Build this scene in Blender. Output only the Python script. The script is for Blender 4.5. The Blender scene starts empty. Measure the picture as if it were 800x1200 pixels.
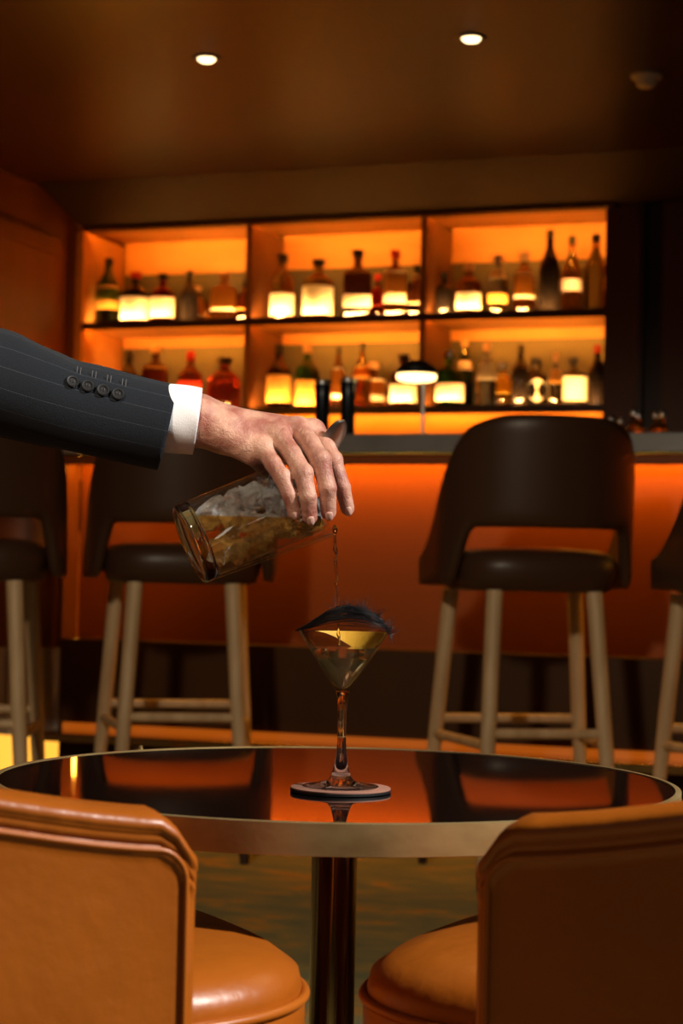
import bpy, bmesh, math, random
import numpy as np
from mathutils import Vector, Matrix
random.seed(7)
S = bpy.context.scene
C = S.collection
R = math.radians

# ------------------------------------------------------------------ camera
CAMH = 0.74; YAW = R(19.5); FPX = 2200.0; ROLL = R(1.15); PITCH = math.atan(72/FPX)
fh = Vector((-math.sin(YAW), math.cos(YAW), 0)); rh = Vector((math.cos(YAW), math.sin(YAW), 0)); UP = Vector((0, 0, 1))
FW = (fh*math.cos(PITCH) + UP*math.sin(PITCH)).normalized()
up0 = rh.cross(FW).normalized()
RT = (rh*math.cos(ROLL) + up0*math.sin(ROLL)).normalized()
CU = (up0*math.cos(ROLL) - rh*math.sin(ROLL)).normalized()
CP = Vector((0, 0, CAMH))
cd = bpy.data.cameras.new('camera'); cam = bpy.data.objects.new('camera', cd); C.objects.link(cam)
cam.matrix_world = Matrix(((RT.x, CU.x, -FW.x, CP.x), (RT.y, CU.y, -FW.y, CP.y), (RT.z, CU.z, -FW.z, CP.z), (0, 0, 0, 1)))
cd.sensor_fit = 'HORIZONTAL'; cd.sensor_width = 24; cd.lens = 24*FPX/800; cd.clip_start = .05
cd.dof.use_dof = True; cd.dof.focus_distance = 1.93; cd.dof.aperture_fstop = 8.0
S.camera = cam
# measured viewing rays: a point of the photograph at a depth, a height or a wall plane
def ray(px, py): return FW + RT*((px-400)/FPX) - CU*((py-600)/FPX)
def P(px, py, Z): return CP + ray(px, py)*Z
def PH(px, py, H): d = ray(px, py); return CP + d*((H-CAMH)/d.z)
def PY(px, py, Y): d = ray(px, py); return CP + d*(Y/d.y)
def F(x, z, h=0): return rh*x + fh*z + UP*h        # level frame: right, forward, up

# ------------------------------------------------------------------ world, lights, exposure
w = bpy.data.worlds.new('world'); S.world = w; w.use_nodes = True
w.node_tree.nodes['Background'].inputs[0].default_value = (1, .6, .35, 1)
w.node_tree.nodes['Background'].inputs[1].default_value = .008
S.view_settings.view_transform = 'Standard'; S.view_settings.look = 'None'
S.view_settings.exposure = 0; S.view_settings.gamma = 1; S.view_settings.use_curve_mapping = False
cy = S.cycles
cy.use_denoising = True
try: cy.denoiser = 'OPENIMAGEDENOISE'
except Exception: pass
cy.max_bounces = 14; cy.transmission_bounces = 14; cy.glossy_bounces = 6; cy.diffuse_bounces = 3
cy.caustics_refractive = True; cy.caustics_reflective = False; cy.sample_clamp_indirect = 6; cy.blur_glossy = .5

def lamp(name, kind, loc, target, energy, color, **k):
    d = bpy.data.lights.new(name, kind); d.energy = energy; d.color = color
    for a, b in k.items(): setattr(d, a, b)
    o = bpy.data.objects.new(name, d); C.objects.link(o); o.location = loc
    o.rotation_euler = (Vector(target)-Vector(loc)).to_track_quat('-Z', 'Y').to_euler(); return o
lamp('key_light', 'SPOT', F(2.0, 1.05, 2.22), F(-.1, 1.75, .65), 440, (1, .95, .88), shadow_soft_size=.11, spot_size=R(54), spot_blend=.5)
lamp('fill_light_left', 'AREA', F(-1.3, -.7, 1.35), F(0, 1.9, .7), .45, (.9, .95, 1), shape='RECTANGLE', size=.16, size_y=.9, spread=R(100))
lamp('fill_light_right', 'AREA', F(1.25, -.55, .95), F(.1, 1.7, .55), .5, (1, .93, .82), shape='RECTANGLE', size=.14, size_y=.8, spread=R(90))
lamp('room_light', 'SPOT', F(-.9, .2, 2.2), F(.1, 4.7, .1), 230, (1, .82, .58), shadow_soft_size=.12, spot_size=R(44), spot_blend=.8)

lamp('counter_fill_light', 'SPOT', (.75, 5.3, 2.30), (.75, 5.3, 1), 48, (1, .85, .65), shadow_soft_size=.03, spot_size=R(75), spot_blend=.8)  # unseen spot added for highlights on the dasher bottles and countertop
lamp('left_wall_fill_light', 'POINT', (-3.2, 6.3, 1.0), (0, 0, 0), 22, (1, .36, .03), shadow_soft_size=.1)  # unseen lamp added behind the bar to brighten the left wall

# ------------------------------------------------------------------ materials
MATS = {}
def mat(name, col, rough=.5, metal=0, trans=0, ior=1.5, coat=0, emit=None, es=0, bump=None, var=None, spec=.5, sss=0, sheen=0):
    if name in MATS: return MATS[name]
    m = bpy.data.materials.new(name); m.use_nodes = True; nt = m.node_tree; b = nt.nodes['Principled BSDF']
    i = b.inputs
    i['Base Color'].default_value = (*col, 1); i['Roughness'].default_value = rough; i['Metallic'].default_value = metal
    i['Transmission Weight'].default_value = trans; i['IOR'].default_value = ior; i['Coat Weight'].default_value = coat
    i['Specular IOR Level'].default_value = spec; i['Sheen Weight'].default_value = sheen
    if sss: i['Subsurface Weight'].default_value = sss; i['Subsurface Radius'].default_value = (1, .3, .15); i['Subsurface Scale'].default_value = .006
    if emit: i['Emission Color'].default_value = (*emit, 1); i['Emission Strength'].default_value = es
    tc = nt.nodes.new('ShaderNodeTexCoord')
    if var:   # var = (other colour, scale xyz, low, high)
        mp = nt.nodes.new('ShaderNodeMapping'); mp.inputs['Scale'].default_value = var[1]
        n = nt.nodes.new('ShaderNodeTexNoise'); n.inputs['Scale'].default_value = 1; n.inputs['Detail'].default_value = 5
        r = nt.nodes.new('ShaderNodeValToRGB'); r.color_ramp.elements[0].position = var[2]; r.color_ramp.elements[1].position = var[3]
        r.color_ramp.elements[0].color = (*col, 1); r.color_ramp.elements[1].color = (*var[0], 1)
        L = nt.links.new
        L(tc.outputs['Object'], mp.inputs[0]); L(mp.outputs[0], n.inputs[0]); L(n.outputs[0], r.inputs[0]); L(r.outputs[0], i['Base Color'])
    if bump:  # (scale, distance)
        n2 = nt.nodes.new('ShaderNodeTexNoise'); n2.inputs['Scale'].default_value = bump[0]; n2.inputs['Detail'].default_value = 4
        bp = nt.nodes.new('ShaderNodeBump'); bp.inputs['Distance'].default_value = bump[1]; bp.inputs['Strength'].default_value = 1
        nt.links.new(tc.outputs['Object'], n2.inputs[0]); nt.links.new(n2.outputs[0], bp.inputs['Height']); nt.links.new(bp.outputs[0], i['Normal'])
    MATS[name] = m; return m
def glassy(name, col, rough=.02, ior=1.5, bump=None):
    return mat(name, col, rough=rough, trans=1, ior=ior, bump=bump)

ORG = (1, .33, .045)
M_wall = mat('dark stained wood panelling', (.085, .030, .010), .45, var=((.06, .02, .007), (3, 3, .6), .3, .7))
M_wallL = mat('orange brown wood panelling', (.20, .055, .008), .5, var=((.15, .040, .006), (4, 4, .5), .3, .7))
M_ceil = mat('lacquered brown ceiling', (.036, .0085, .0009), .38, spec=.28)
M_fascia = mat('brown wood fascia', (.014, .005, .0012), .5)
M_shelfwood = mat('honey wood shelving', (.62, .28, .07), .4, var=((.48, .19, .04), (1.5, 8, 8), .35, .7))
M_divider = mat('dark oak divider', (.16, .055, .012), .5)
M_darkedge = mat('dark bronze edge', (.03, .012, .006), .4)
M_mirror = mat('antique mirror', (.085, .070, .048), .40, metal=.5)
M_led = mat('warm led strip', (.1, .1, .1), emit=(1, .42, .07), es=6)
M_led2 = mat('amber led strip', (.1, .1, .1), emit=(1, .30, .02), es=6)
M_led3 = mat('golden lit plinth', (.1, .1, .1), emit=(1, .42, .04), es=1.6)
M_led4 = mat('counter led strip', (.1, .1, .1), emit=(1, .42, .03), es=68)
M_barpanel = mat('russet leather panel', (.24, .052, .003), .55, spec=.25)
M_plinth = mat('walnut plinth', (.065, .026, .007), .5, var=((.045, .018, .005), (2, 2, .5), .3, .7), spec=.15)
M_stone = mat('grey stone counter', (.21, .19, .175), .35, var=((.16, .145, .13), (7, 7, 7), .4, .7))
M_brass = mat('aged brass', (.62, .45, .20), .36, metal=.62, var=((.42, .28, .11), (14, 14, 30), .35, .7), bump=(60, .0004))
M_brasssm = mat('polished dark bronze', (.42, .31, .16), .16, metal=1)
M_table = mat('black glass table top', (.004, .003, .003), .035, ior=2.1, spec=.6)
M_wood = mat('pale oak', (.58, .40, .22), .5, var=((.44, .28, .14), (30, 30, 4), .35, .65))
M_brleather = mat('dark brown leather', (.050, .022, .011), .38, spec=.3, bump=(180, .0004))
M_tan = mat('tan leather', (.46, .118, .008), .36, var=((.37, .088, .005), (7, 7, 7), .3, .75), bump=(22, .0022))
M_tanpipe = mat('tan leather piping', (.48, .125, .010), .35)
M_label = mat('cream paper label', (.86, .78, .60), .6)
M_label2 = mat('amber paper label', (.75, .36, .07), .6)
M_label3 = mat('red paper label', (.75, .05, .02), .6)
M_label4 = mat('pale pink label', (.8, .6, .5), .6)
M_label5 = mat('yellow paper label', (.85, .55, .05), .6)
M_cap = mat('black bottle cap', (.012, .010, .010), .4)
M_capr = mat('red wax cap', (.5, .02, .01), .4)
M_capt = mat('tan cork cap', (.5, .28, .13), .6)
M_caps = mat('silver cap', (.6, .6, .6), .3, metal=1)
GL = {'green': glassy('green bottle glass', (.08, .25, .05)), 'bgreen': glassy('bright green bottle glass', (.12, .55, .06)),
      'olive': glassy('olive bottle glass', (.13, .13, .03)), 'amber': glassy('amber spirit', (.85, .35, .06)), 'yellow': glassy('golden spirit', (.95, .58, .12)),
      'red': glassy('red spirit', (.5, .05, .02)), 'clear': glassy('clear spirit', (.9, .88, .82)),
      'dark': mat('nearly black bottle glass', (.010, .007, .006), .12), 'brown': glassy('brown bottle glass', (.18, .05, .015))}

def thin(name, tint, body=0, bodycol=(1, 1, 1), ior=1.45):
    m = bpy.data.materials.new(name); m.use_nodes = True; nt = m.node_tree; nt.nodes.clear(); N = nt.nodes.new; L = nt.links.new
    o = N('ShaderNodeOutputMaterial'); t = N('ShaderNodeBsdfTransparent'); t.inputs[0].default_value = (*tint, 1)
    g = N('ShaderNodeBsdfGlossy'); g.inputs['Roughness'].default_value = .02; lw = N('ShaderNodeLayerWeight'); lw.inputs[0].default_value = .5; pw_ = N('ShaderNodeMath'); pw_.operation = 'POWER'; pw_.inputs[1].default_value = 4.5; L(lw.outputs['Facing'], pw_.inputs[0]); f = N('ShaderNodeMath'); f.operation = 'MULTIPLY_ADD'; f.inputs[1].default_value = .9; f.inputs[2].default_value = .04; L(pw_.outputs[0], f.inputs[0])
    a = N('ShaderNodeMixShader'); L(f.outputs[0], a.inputs[0]); L(t.outputs[0], a.inputs[1]); L(g.outputs[0], a.inputs[2])
    if body:
        d = N('ShaderNodeBsdfTranslucent'); d.inputs[0].default_value = (*bodycol, 1); c = N('ShaderNodeMixShader'); c.inputs[0].default_value = body
        L(a.outputs[0], c.inputs[1]); L(d.outputs[0], c.inputs[2]); a = c
    L(a.outputs[0], o.inputs[0]); return m
def carpet():
    m = mat('patterned carpet', (.1, .1, .08), .95, spec=.1, bump=(900, .002)); nt = m.node_tree; L = nt.links.new; N = nt.nodes.new
    tc = N('ShaderNodeTexCoord'); mp = N('ShaderNodeMapping'); mp.inputs['Rotation'].default_value = (0, 0, -YAW); mp.inputs['Scale'].default_value = (2.2, 4.2, 1)
    n = N('ShaderNodeTexNoise'); n.inputs['Scale'].default_value = 2.2; n.inputs['Detail'].default_value = 7; n.inputs['Roughness'].default_value = .62; n.inputs['Distortion'].default_value = .6
    r = N('ShaderNodeValToRGB'); e = r.color_ramp.elements
    e[0].position = .36; e[0].color = (.22, .22, .115, 1); e[1].position = .50; e[1].color = (.32, .26, .11, 1)
    for p, c in ((.56, (.38, .28, .10, 1)), (.61, (.60, .30, .06, 1)), (.70, (.52, .23, .05, 1))): q = e.new(p); q.color = c
    L(tc.outputs['Object'], mp.inputs[0]); L(mp.outputs[0], n.inputs[0]); L(n.outputs[0], r.inputs[0]); L(r.outputs[0], nt.nodes['Principled BSDF'].inputs['Base Color'])
    return m
M_carpet = carpet()

# ------------------------------------------------------------------ mesh helpers
def link(name, me, m=None, parent=None, smooth=True, angle=40):
    o = bpy.data.objects.new(name, me); C.objects.link(o)
    if m: me.materials.append(m)
    if smooth and len(me.polygons):
        me.shade_smooth(); me.set_sharp_from_angle(angle=R(angle))
    if parent: o.parent = parent
    return o
def pyd(vs, fs, uvs=None):
    me = bpy.data.meshes.new('mesh'); me.from_pydata([tuple(v) for v in vs], [], fs)
    if uvs is not None:
        ul = me.uv_layers.new(name='uv')
        for lp in me.loops: ul.data[lp.index].uv = uvs[lp.vertex_index]
    bm = bmesh.new(); bm.from_mesh(me); bmesh.ops.recalc_face_normals(bm, faces=bm.faces); bm.to_mesh(me); bm.free()
    me.update(); return me
class MB:
    def __init__(s): s.v = []; s.f = []
    def add(s, vs, fs):
        n = len(s.v); s.v += [tuple(v) for v in vs]; s.f += [tuple(i+n for i in f) for f in fs]; return s
    def box(s, x0, x1, y0, y1, z0, z1):
        vs = [(x, y, z) for z in (z0, z1) for x, y in ((x0, y0), (x1, y0), (x1, y1), (x0, y1))]
        return s.add(vs, [(3, 2, 1, 0), (4, 5, 6, 7), (0, 1, 5, 4), (1, 2, 6, 5), (2, 3, 7, 6), (3, 0, 4, 7)])
    def lathe(s, prof, n=32, c=(0, 0, 0), closed=False):
        vs = []; fs = []
        for (r, z) in prof:
            for k in range(n):
                a = 2*math.pi*k/n; vs.append((c[0]+r*math.cos(a), c[1]+r*math.sin(a), c[2]+z))
        m = len(prof)
        for j in range(m if closed else m-1):
            for k in range(n):
                a = j*n+k; b = j*n+(k+1) % n; j2 = (j+1) % m
                fs.append((a, b, j2*n+(k+1) % n, j2*n+k))
        if not closed:
            if prof[0][0] > 0 and getattr(s, 'cap0', True): fs.append(tuple(range(n))[::-1])
            if prof[-1][0] > 0 and getattr(s, 'cap1', True): fs.append(tuple((m-1)*n+k for k in range(n)))
        return s.add(vs, fs)
    def tube(s, pts, rad, n=12, cap=True, closed=False):
        pts = [Vector(p) for p in pts]; m = len(pts)
        if not hasattr(rad, '__len__'): rad = [rad]*m
        vs = []; fs = []; nrm = None
        for i, p in enumerate(pts):
            if closed: t = (pts[(i+1) % m]-pts[i-1]).normalized()
            else: t = (pts[min(i+1, m-1)]-pts[max(i-1, 0)]).normalized()
            if nrm is None: nrm = t.orthogonal().normalized()
            else: nrm = (nrm - t*nrm.dot(t)).normalized()
            bn = t.cross(nrm); r = rad[i]
            ra, rb = r if hasattr(r, '__len__') else (r, r)
            for k in range(n):
                a = 2*math.pi*k/n; vs.append(p+nrm*ra*math.cos(a)+bn*rb*math.sin(a))
        for i in range(m if closed else m-1):
            for k in range(n):
                j = (i+1) % m
                fs.append((i*n+k, i*n+(k+1) % n, j*n+(k+1) % n, j*n+k))
        if cap and not closed: fs.append(tuple(range(n))[::-1]); fs.append(tuple((m-1)*n+k for k in range(n)))
        return s.add(vs, fs)
    def build(s, name, m, parent=None, bevel=0, smooth=True, seg=2, angle=40, sub=0):
        o = link(name, pyd(s.v, s.f), m, parent, smooth, angle)
        if bevel:
            b = o.modifiers.new('bevel', 'BEVEL'); b.width = bevel; b.segments = seg; b.limit_method = 'ANGLE'; b.harden_normals = False
        if sub:
            b = o.modifiers.new('sub', 'SUBSURF'); b.levels = sub; b.render_levels = sub
        return o
def tag(o, label, cat, group=None, kind=None):
    o['label'] = label; o['category'] = cat
    if group: o['group'] = group
    if kind: o['kind'] = kind
    return o
def thing(name, label, cat, loc=(0, 0, 0), rz=0, group=None):
    o = bpy.data.objects.new(name, None); C.objects.link(o); o.location = loc; o.rotation_euler = (0, 0, rz); o.empty_display_size = .1
    return tag(o, label, cat, group)
def struct(o, label=None):
    o['kind'] = 'structure'
    if label: o['label'] = label
    return o
def chaikin(pts, it=2, closed=False):
    pts = [Vector(p) for p in pts]
    for _ in range(it):
        q = [] if closed else [pts[0]]
        for i in range(len(pts) if closed else len(pts)-1):
            a = pts[i]; b = pts[(i+1) % len(pts)]
            q += [a*.75+b*.25, a*.25+b*.75]
        if not closed: q.append(pts[-1])
        pts = q
    return pts
def lerp(a, b, t): return a+(b-a)*t
def sstep(a, b, x): t = min(1, max(0, (x-a)/(b-a))); return t*t*(3-2*t)

# ------------------------------------------------------------------ room shell
XL = -3.88; YB = 7.72; CEIL = 2.36; XR = 2.6; YF = -2.6; YS = 7.3
struct(MB().box(XL, XR, YF, YB, -.06, 0).build('floor', M_carpet, smooth=False))
struct(MB().box(XL-.1, XR+.1, YF-.1, YB+.1, CEIL, CEIL+.08).build('ceiling', M_ceil, smooth=False))
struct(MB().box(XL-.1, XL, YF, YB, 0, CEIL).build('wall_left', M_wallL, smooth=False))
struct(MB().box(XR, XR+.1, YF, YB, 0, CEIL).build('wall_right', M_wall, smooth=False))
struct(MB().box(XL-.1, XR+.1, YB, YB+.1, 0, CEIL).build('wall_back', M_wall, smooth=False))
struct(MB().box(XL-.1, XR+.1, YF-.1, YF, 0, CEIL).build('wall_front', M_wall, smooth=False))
# back bar opening limits taken from the photograph
xs0 = PY(97, 320, YS).x; xs1 = PY(290, 320, YS).x; xs2 = PY(495, 320, YS).x; xs3 = PY(710, 320, YS).x
zh = PY(400, 257, YS).z; z1 = PY(400, 372, YS).z; z2 = PY(400, 479, YS).z
# pier to the right of the shelves with recessed panels, and narrow pier at left
struct(MB().box(xs3, XR, YS-.02, YB, 0, CEIL).build('wall_back_pier', M_wall, smooth=False), 'dark wood pier beside the bottle shelves')
fr = MB(); xa = PY(757, 300, YS-.02).x
zt = PY(757, 232, YS-.02).z
fr.box(xa-.03, xa+.0, YS-.055, YS-.021, 0, zt+.03).box(xa-.03, XR, YS-.055, YS-.021, zt, zt+.03)
struct(fr.build('trim_1', M_darkedge, bevel=.004))
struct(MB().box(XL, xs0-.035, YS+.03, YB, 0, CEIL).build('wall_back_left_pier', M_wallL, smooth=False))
# sloped fascia above the shelves
ft = YS-.32; fb = YS-.06
fm = MB(); fx0 = XL+.02
fm.add([(fx0, ft, CEIL-.002), (XR, ft, CEIL-.002), (XR, fb, zh), (fx0+.08, fb, zh), (fx0, YS-.001, CEIL-.002), (XR, YS-.001, CEIL-.002), (XR, YS-.001, zh), (fx0+.08, YS-.001, zh)],
       [(0, 1, 2, 3), (4, 5, 6, 7), (0, 1, 5, 4), (3, 2, 6, 7), (0, 3, 7, 4), (1, 2, 6, 5)])
struct(fm.build('trim_2', M_fascia, smooth=False))
struct(MB().box(fx0+.09, xs3+.05, fb-.012, YS-.001, zh-.012, zh+.004).build('trim_3', M_darkedge, smooth=False))
# panel stiles on the left wall
pw = MB()
for y in (2.2, 3.55, 4.9, 6.05):
    pw.box(XL, XL+.02, y, y+.09, .12, CEIL-.25)
pw.box(XL, XL+.02, -2, 7.2, CEIL-.27, CEIL-.2)
struct(pw.build('trim_4', M_wallL, bevel=.004))

# ------------------------------------------------------------------ back bar shelving
sb = thing('back_bar_shelving', 'lit wooden back bar shelving of three bays filled with bottles, behind the counter', 'shelving', (lerp(xs0, xs3, .5), YS+.2, 0))
def sp(name, mb, m, bevel=0):
    o = mb.build(name, m, None, bevel=bevel); o.parent = sb; o.matrix_parent_inverse = Matrix.Translation(-Vector(sb.location)); return o
T = .016
for x in (xs0-.035, xs3-.0): sp('side_panel', MB().box(x, x+.035 if x < 0 and x < xs1 else x+.03, YS, YB-.012, 0, zh), M_shelfwood, .002)
for x in (xs1, xs2): sp('divider', MB().box(x-T/2-.004, x+T/2+.004, YS+.005, YB-.03, z2, zh-.001), M_divider, .002)
for z, nm in ((z1, 'shelf'), (z2, 'shelf')):
    sp(nm, MB().box(xs0, xs3, YS+.012, YB-.03, z-.013, z), M_shelfwood)
    sp('shelf_lip', MB().box(xs0, xs3, YS, YS+.008, z-.024, z+.009), M_darkedge)
sp('soffit', MB().box(xs0-.03, xs3, YS, YB-.02, zh+.015, zh+.035), M_shelfwood)
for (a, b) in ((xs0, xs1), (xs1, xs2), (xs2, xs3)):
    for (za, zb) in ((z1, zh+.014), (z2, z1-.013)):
        sp('mirror_panel', MB().box(a+.012, b-.012, YB-.03, YB-.022, za+.001, zb-.001), M_mirror)
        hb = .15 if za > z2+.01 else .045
        sp('soffit_reflection_board', MB().box(a+.012, b-.012, YB-.036, YB-.0301, zb-hb, zb-.001), M_shelfwood)  # added board; its honey colour imitates the lit soffit mirrored in the panel
        sp('led_strip', MB().box(a+.015, b-.015, YS+.010, YS+.020, za+.0005, za+.006), M_led)
        sp('led_strip', MB().box(a+.015, b-.015, (YS+.010 if za > z2+.01 else YS+.012), (YS+.020 if za > z2+.01 else YS+.022), zb-.005, zb-.0005), M_led2)
for (a, b) in ((xs0, xs1), (xs1, xs2), (xs2, xs3)):
    for (za, zb) in ((z1, zh+.014), (z2, z1-.013)):
        m_ = (a+b)/2
        lamp('shelf_uplight', 'AREA', (m_, YS+.022, za+.008), (m_, YS+.16, za+.075), 5.5, (1, .48, .12), shape='RECTANGLE', size=b-a-.04, size_y=.008, spread=R(110))
        lamp('shelf_top_light', 'AREA', (m_, YS+.022, zb-.010), (m_, YS+.4, zb+.02), 2.6, (1, .33, .025), shape='RECTANGLE', size=b-a-.04, size_y=.008, spread=R(130))
lamp('cabinet_light', 'AREA', ((xs0+xs3)/2, YS+.020, z2-.020), ((xs0+xs3)/2, YS+.06, z2-.09), 3.5, (1, .36, .03), shape='RECTANGLE', size=xs3-xs0-.05, size_y=.008, spread=R(150))
zc = PY(400, 515, YS).z
sp('lower_cabinet', MB().box(xs0, xs3, YS+.06, YB-.03, 0, z2-.014), M_shelfwood)
sp('led_strip', MB().box(xs0+.02, xs3-.02, YS+.012, YS+.020, z2-.018, z2-.0135), M_led2)
sp('back_counter', MB().box(xs0, xs3, YS-.02, YS+.06, .9, z2-.30), M_darkedge)

# ------------------------------------------------------------------ bar counter
YC = 5.0
bx0 = PY(73, 600, YC).x; bx1 = XR-.02
zt0 = PY(470, 509, YC).z; zt1 = PY(470, 532, YC).z
bar = thing('bar_counter', 'long bar counter with grey stone top above a glowing orange leather front', 'bar counter', (lerp(bx0, bx1, .5), YC+.3, 0))
def bp(name, mb, m, bevel=0):
    o = mb.build(name, m, None, bevel=bevel); o.parent = bar; o.matrix_parent_inverse = Matrix.Translation(-Vector(bar.location)); return o
bp('countertop', MB().box(bx0, bx1, YC-.03, YC+.62, zt1, zt0), M_stone, .004)
zp = PY(470, 762, YC).z
bp('front_panel', MB().box(bx0, bx1, YC+.120, YC+.145, zp, zt1-.01), M_barpanel)
bp('carcass', MB().box(bx0+.005, bx1, YC+.146, YC+.58, .02, zt1-.002), M_plinth)
bp('apron', MB().box(bx0, bx1, YC-.005, YC+.012, zt1-.030, zt1-.0005), M_barpanel, .002)
bp('led_strip', MB().box(bx0+.02, bx1, YC+.048, YC+.060, zt1-.008, zt1-.001), M_led4)
bp('end_post', MB().box(bx0-.012, bx0+.0, YC+.02, YC+.11, zp, zt1-.0), M_wallL, .003)
bp('plinth_panel', MB().box(bx0, bx1, YC+.01, YC+.145, .04, zp), M_plinth, .003)
zr = PY(540, 877, YC-.16).z
bp('foot_ledge', MB().box(bx0, bx1, YC-.12, YC+.01, zr-.045, zr-.02), M_brasssm, .004)
bp('foot_led', MB().box(bx0+.02, bx1, YC-.005, YC+.004, zr-.020, zr+.002), mat('foot led', (.02, .01, .005), emit=(1, .19, .01), es=.36))
for k in range(9):
    x = bx0+.3+k*.62
    if x < bx1-.05: bp('ledge_bracket', MB().box(x, x+.03, YC-.11, YC+.01, .04, zr-.046), M_brasssm, .003)

# rounded cabinet past the left end of the bar
cc = P(27, 700, 5.9); cx, cyy = cc.x, cc.y
rc = thing('rounded_side_cabinet', 'rounded cabinet with glowing golden plinth past the left end of the bar', 'cabinet', (cx, cyy, 0))
HZ = lambda py: P(60, py, 5.75).z
a0, a1, a2, a3 = HZ(905), HZ(862), HZ(760), HZ(560)
rr = .155
MB().lathe([(rr-.02, 0), (rr-.02, a0)], 48).build('plinth', M_darkedge, rc)
MB().lathe([(rr-.03, a0+.001), (rr-.03, a1)], 48).build('lit_band', M_led3, rc)
pf = MB(); vs = []
n = 96
for z in (a1+.001, a2):
    for k in range(n):
        a = 2*math.pi*k/n; q = rr+.006*(1 if (k//4) % 2 else -1); vs.append((q*math.cos(a), q*math.sin(a), z))
pf.add(vs, [(k, (k+1) % n, n+(k+1) % n, n+k) for k in range(n)]+[tuple(range(n))[::-1], tuple(range(n, 2*n))])
pf.build('fluted_panel', mat('champagne flutes', (.55, .44, .34), .35, metal=.3), rc)
MB().lathe([(rr-.012, a2+.001), (rr-.012, a3), (rr-.02, a3+.01)], 48).build('leather_drum', M_wallL, rc)
lamp('side_lamp', 'SPOT', (cx+.75, cyy-.45, a3+.35), (cx+.1, cyy, a2), 9, (1, .42, .1), shadow_soft_size=.05, spot_size=R(60), spot_blend=.8)

# ------------------------------------------------------------------ bottles
def xsec(r, e, n, a0=0, a1=2*math.pi, full=True):
    out = []
    for k in range(n if full else n+1):
        a = a0+(a1-a0)*k/n; c, s_ = math.cos(a), math.sin(a)
        out.append((r*math.copysign(abs(c)**(2/e), c), r*math.copysign(abs(s_)**(2/e), s_)))
    return out
PLACED = []
def bottle(px, row, top, wpx, glass, label, words, cap='black', shape='round', dy=.10, group=None, lw=None):
    """px centre, top y and width read from the photograph; label = (top y, bottom y, material)"""
    zb = z1 if row == 1 else z2
    for dy in (dy, .105, .13, .16, .185, .21, .24, .27, .30, .33):
        Y = YS+dy; base = PY(px, 370 if row == 1 else 478, Y)
        hw_ = wpx*.0020
        if all(r2 != row or abs(base.x-x2) > hw_+w2 or abs(Y-y2) > hw_+w2 for r2, x2, y2, w2 in PLACED): break
    PLACED.append((row, base.x, Y, hw_)); s = (PY(px+10, 370, Y).x-PY(px, 370, Y).x)/10
    H = PY(px, top, Y).z-zb; rad = wpx*s/2
    b = thing('liquor_bottle', words, 'bottle', (base.x, Y, zb+.0005), YAW, group)
    e = 6 if shape == 'square' else 2
    if shape == 'tall': prof = [(.9, 0), (1, .01), (1, .52), (.92, .60), (.55, .72), (.34, .80), (.30, .93)]
    elif shape == 'squat': prof = [(.92, 0), (1, .02), (1, .58), (.9, .66), (.5, .72), (.30, .76), (.28, .88)]
    elif shape == 'wide': prof = [(.82, 0), (.95, .05), (1, .40), (.92, .60), (.6, .72), (.32, .78), (.28, .86)]
    elif shape == 'square': prof = [(.95, 0), (1, .015), (1, .62), (.9, .68), (.45, .74), (.30, .78), (.28, .88)]
    else: prof = [(.92, 0), (1, .015), (1, .55), (.9, .63), (.55, .71), (.34, .77), (.30, .90)]
    n = 28; vs = []; fs = []
    for (r_, z) in prof:
        ee = e if r_ > .5 else 2
        vs += [(x, y, z*H) for x, y in xsec(r_*rad, ee, n)]
    m = len(prof)
    fs = [(j*n+k, j*n+(k+1) % n, (j+1)*n+(k+1) % n, (j+1)*n+k) for j in range(m-1) for k in range(n)]+[tuple(range(n))[::-1], tuple((m-1)*n+k for k in range(n))]
    gb = MB().add(vs, fs).build('glass_body', GL[glass], b)
    topf = prof[-1][1]; cr = prof[-1][0]*rad*1.18
    cm = {'black': M_cap, 'red': M_capr, 'tan': M_capt, 'silver': M_caps}[cap]
    if shape in ('squat', 'wide', 'square'): cp = [(cr*.8, topf*H+.0002), (cr*1.2, topf*H+.004), (cr*1.25, H-.003), (cr*.9, H)]
    else: cp = [(cr, topf*H-.012), (cr*1.02, H-.002), (cr*.9, H)]
    MB().lathe(cp, 18).build('cap', cm, b)
    if label:
        for (ly0, ly1, lm, hw) in label:
            za = max(.004, PY(px, ly1, Y).z-zb); zz = PY(px, ly0, Y).z-zb
            k = 14; out = []
            for z in (za, zz):
                zf = z/H
                q = np.interp(zf, [p[1] for p in prof], [p[0] for p in prof])
                out.append([(x, y, z) for x, y in xsec(rad*max(q, .9 if zf < .62 else q)+.0012, e if q > .5 else 2, k, -math.pi/2-hw, -math.pi/2+hw, False)])
            inn = [[(x*.985, y*.985, z) for x, y, z in rw] for rw in out]
            vs = out[0]+out[1]+inn[0]+inn[1]; w_ = k+1
            fs = []
            for j in range(k):
                fs += [(j, j+1, w_+j+1, w_+j), (2*w_+j, 3*w_+j, 3*w_+j+1, 2*w_+j+1), (w_+j, w_+j+1, 3*w_+j+1, 3*w_+j), (j, 2*w_+j, 2*w_+j+1, j+1)]
            fs += [(0, w_, 3*w_, 2*w_), (k, 2*w_+k, 3*w_+k, w_+k)]
            MB().add(vs, fs).build('paper_label', lm, gb)
    return b
G1 = 'bottles on the upper back bar shelf'; G2 = 'bottles on the lower back bar shelf'
A = M_label; B2 = M_label2; RD = M_label3; PK = M_label4; YL = M_label5
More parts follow.
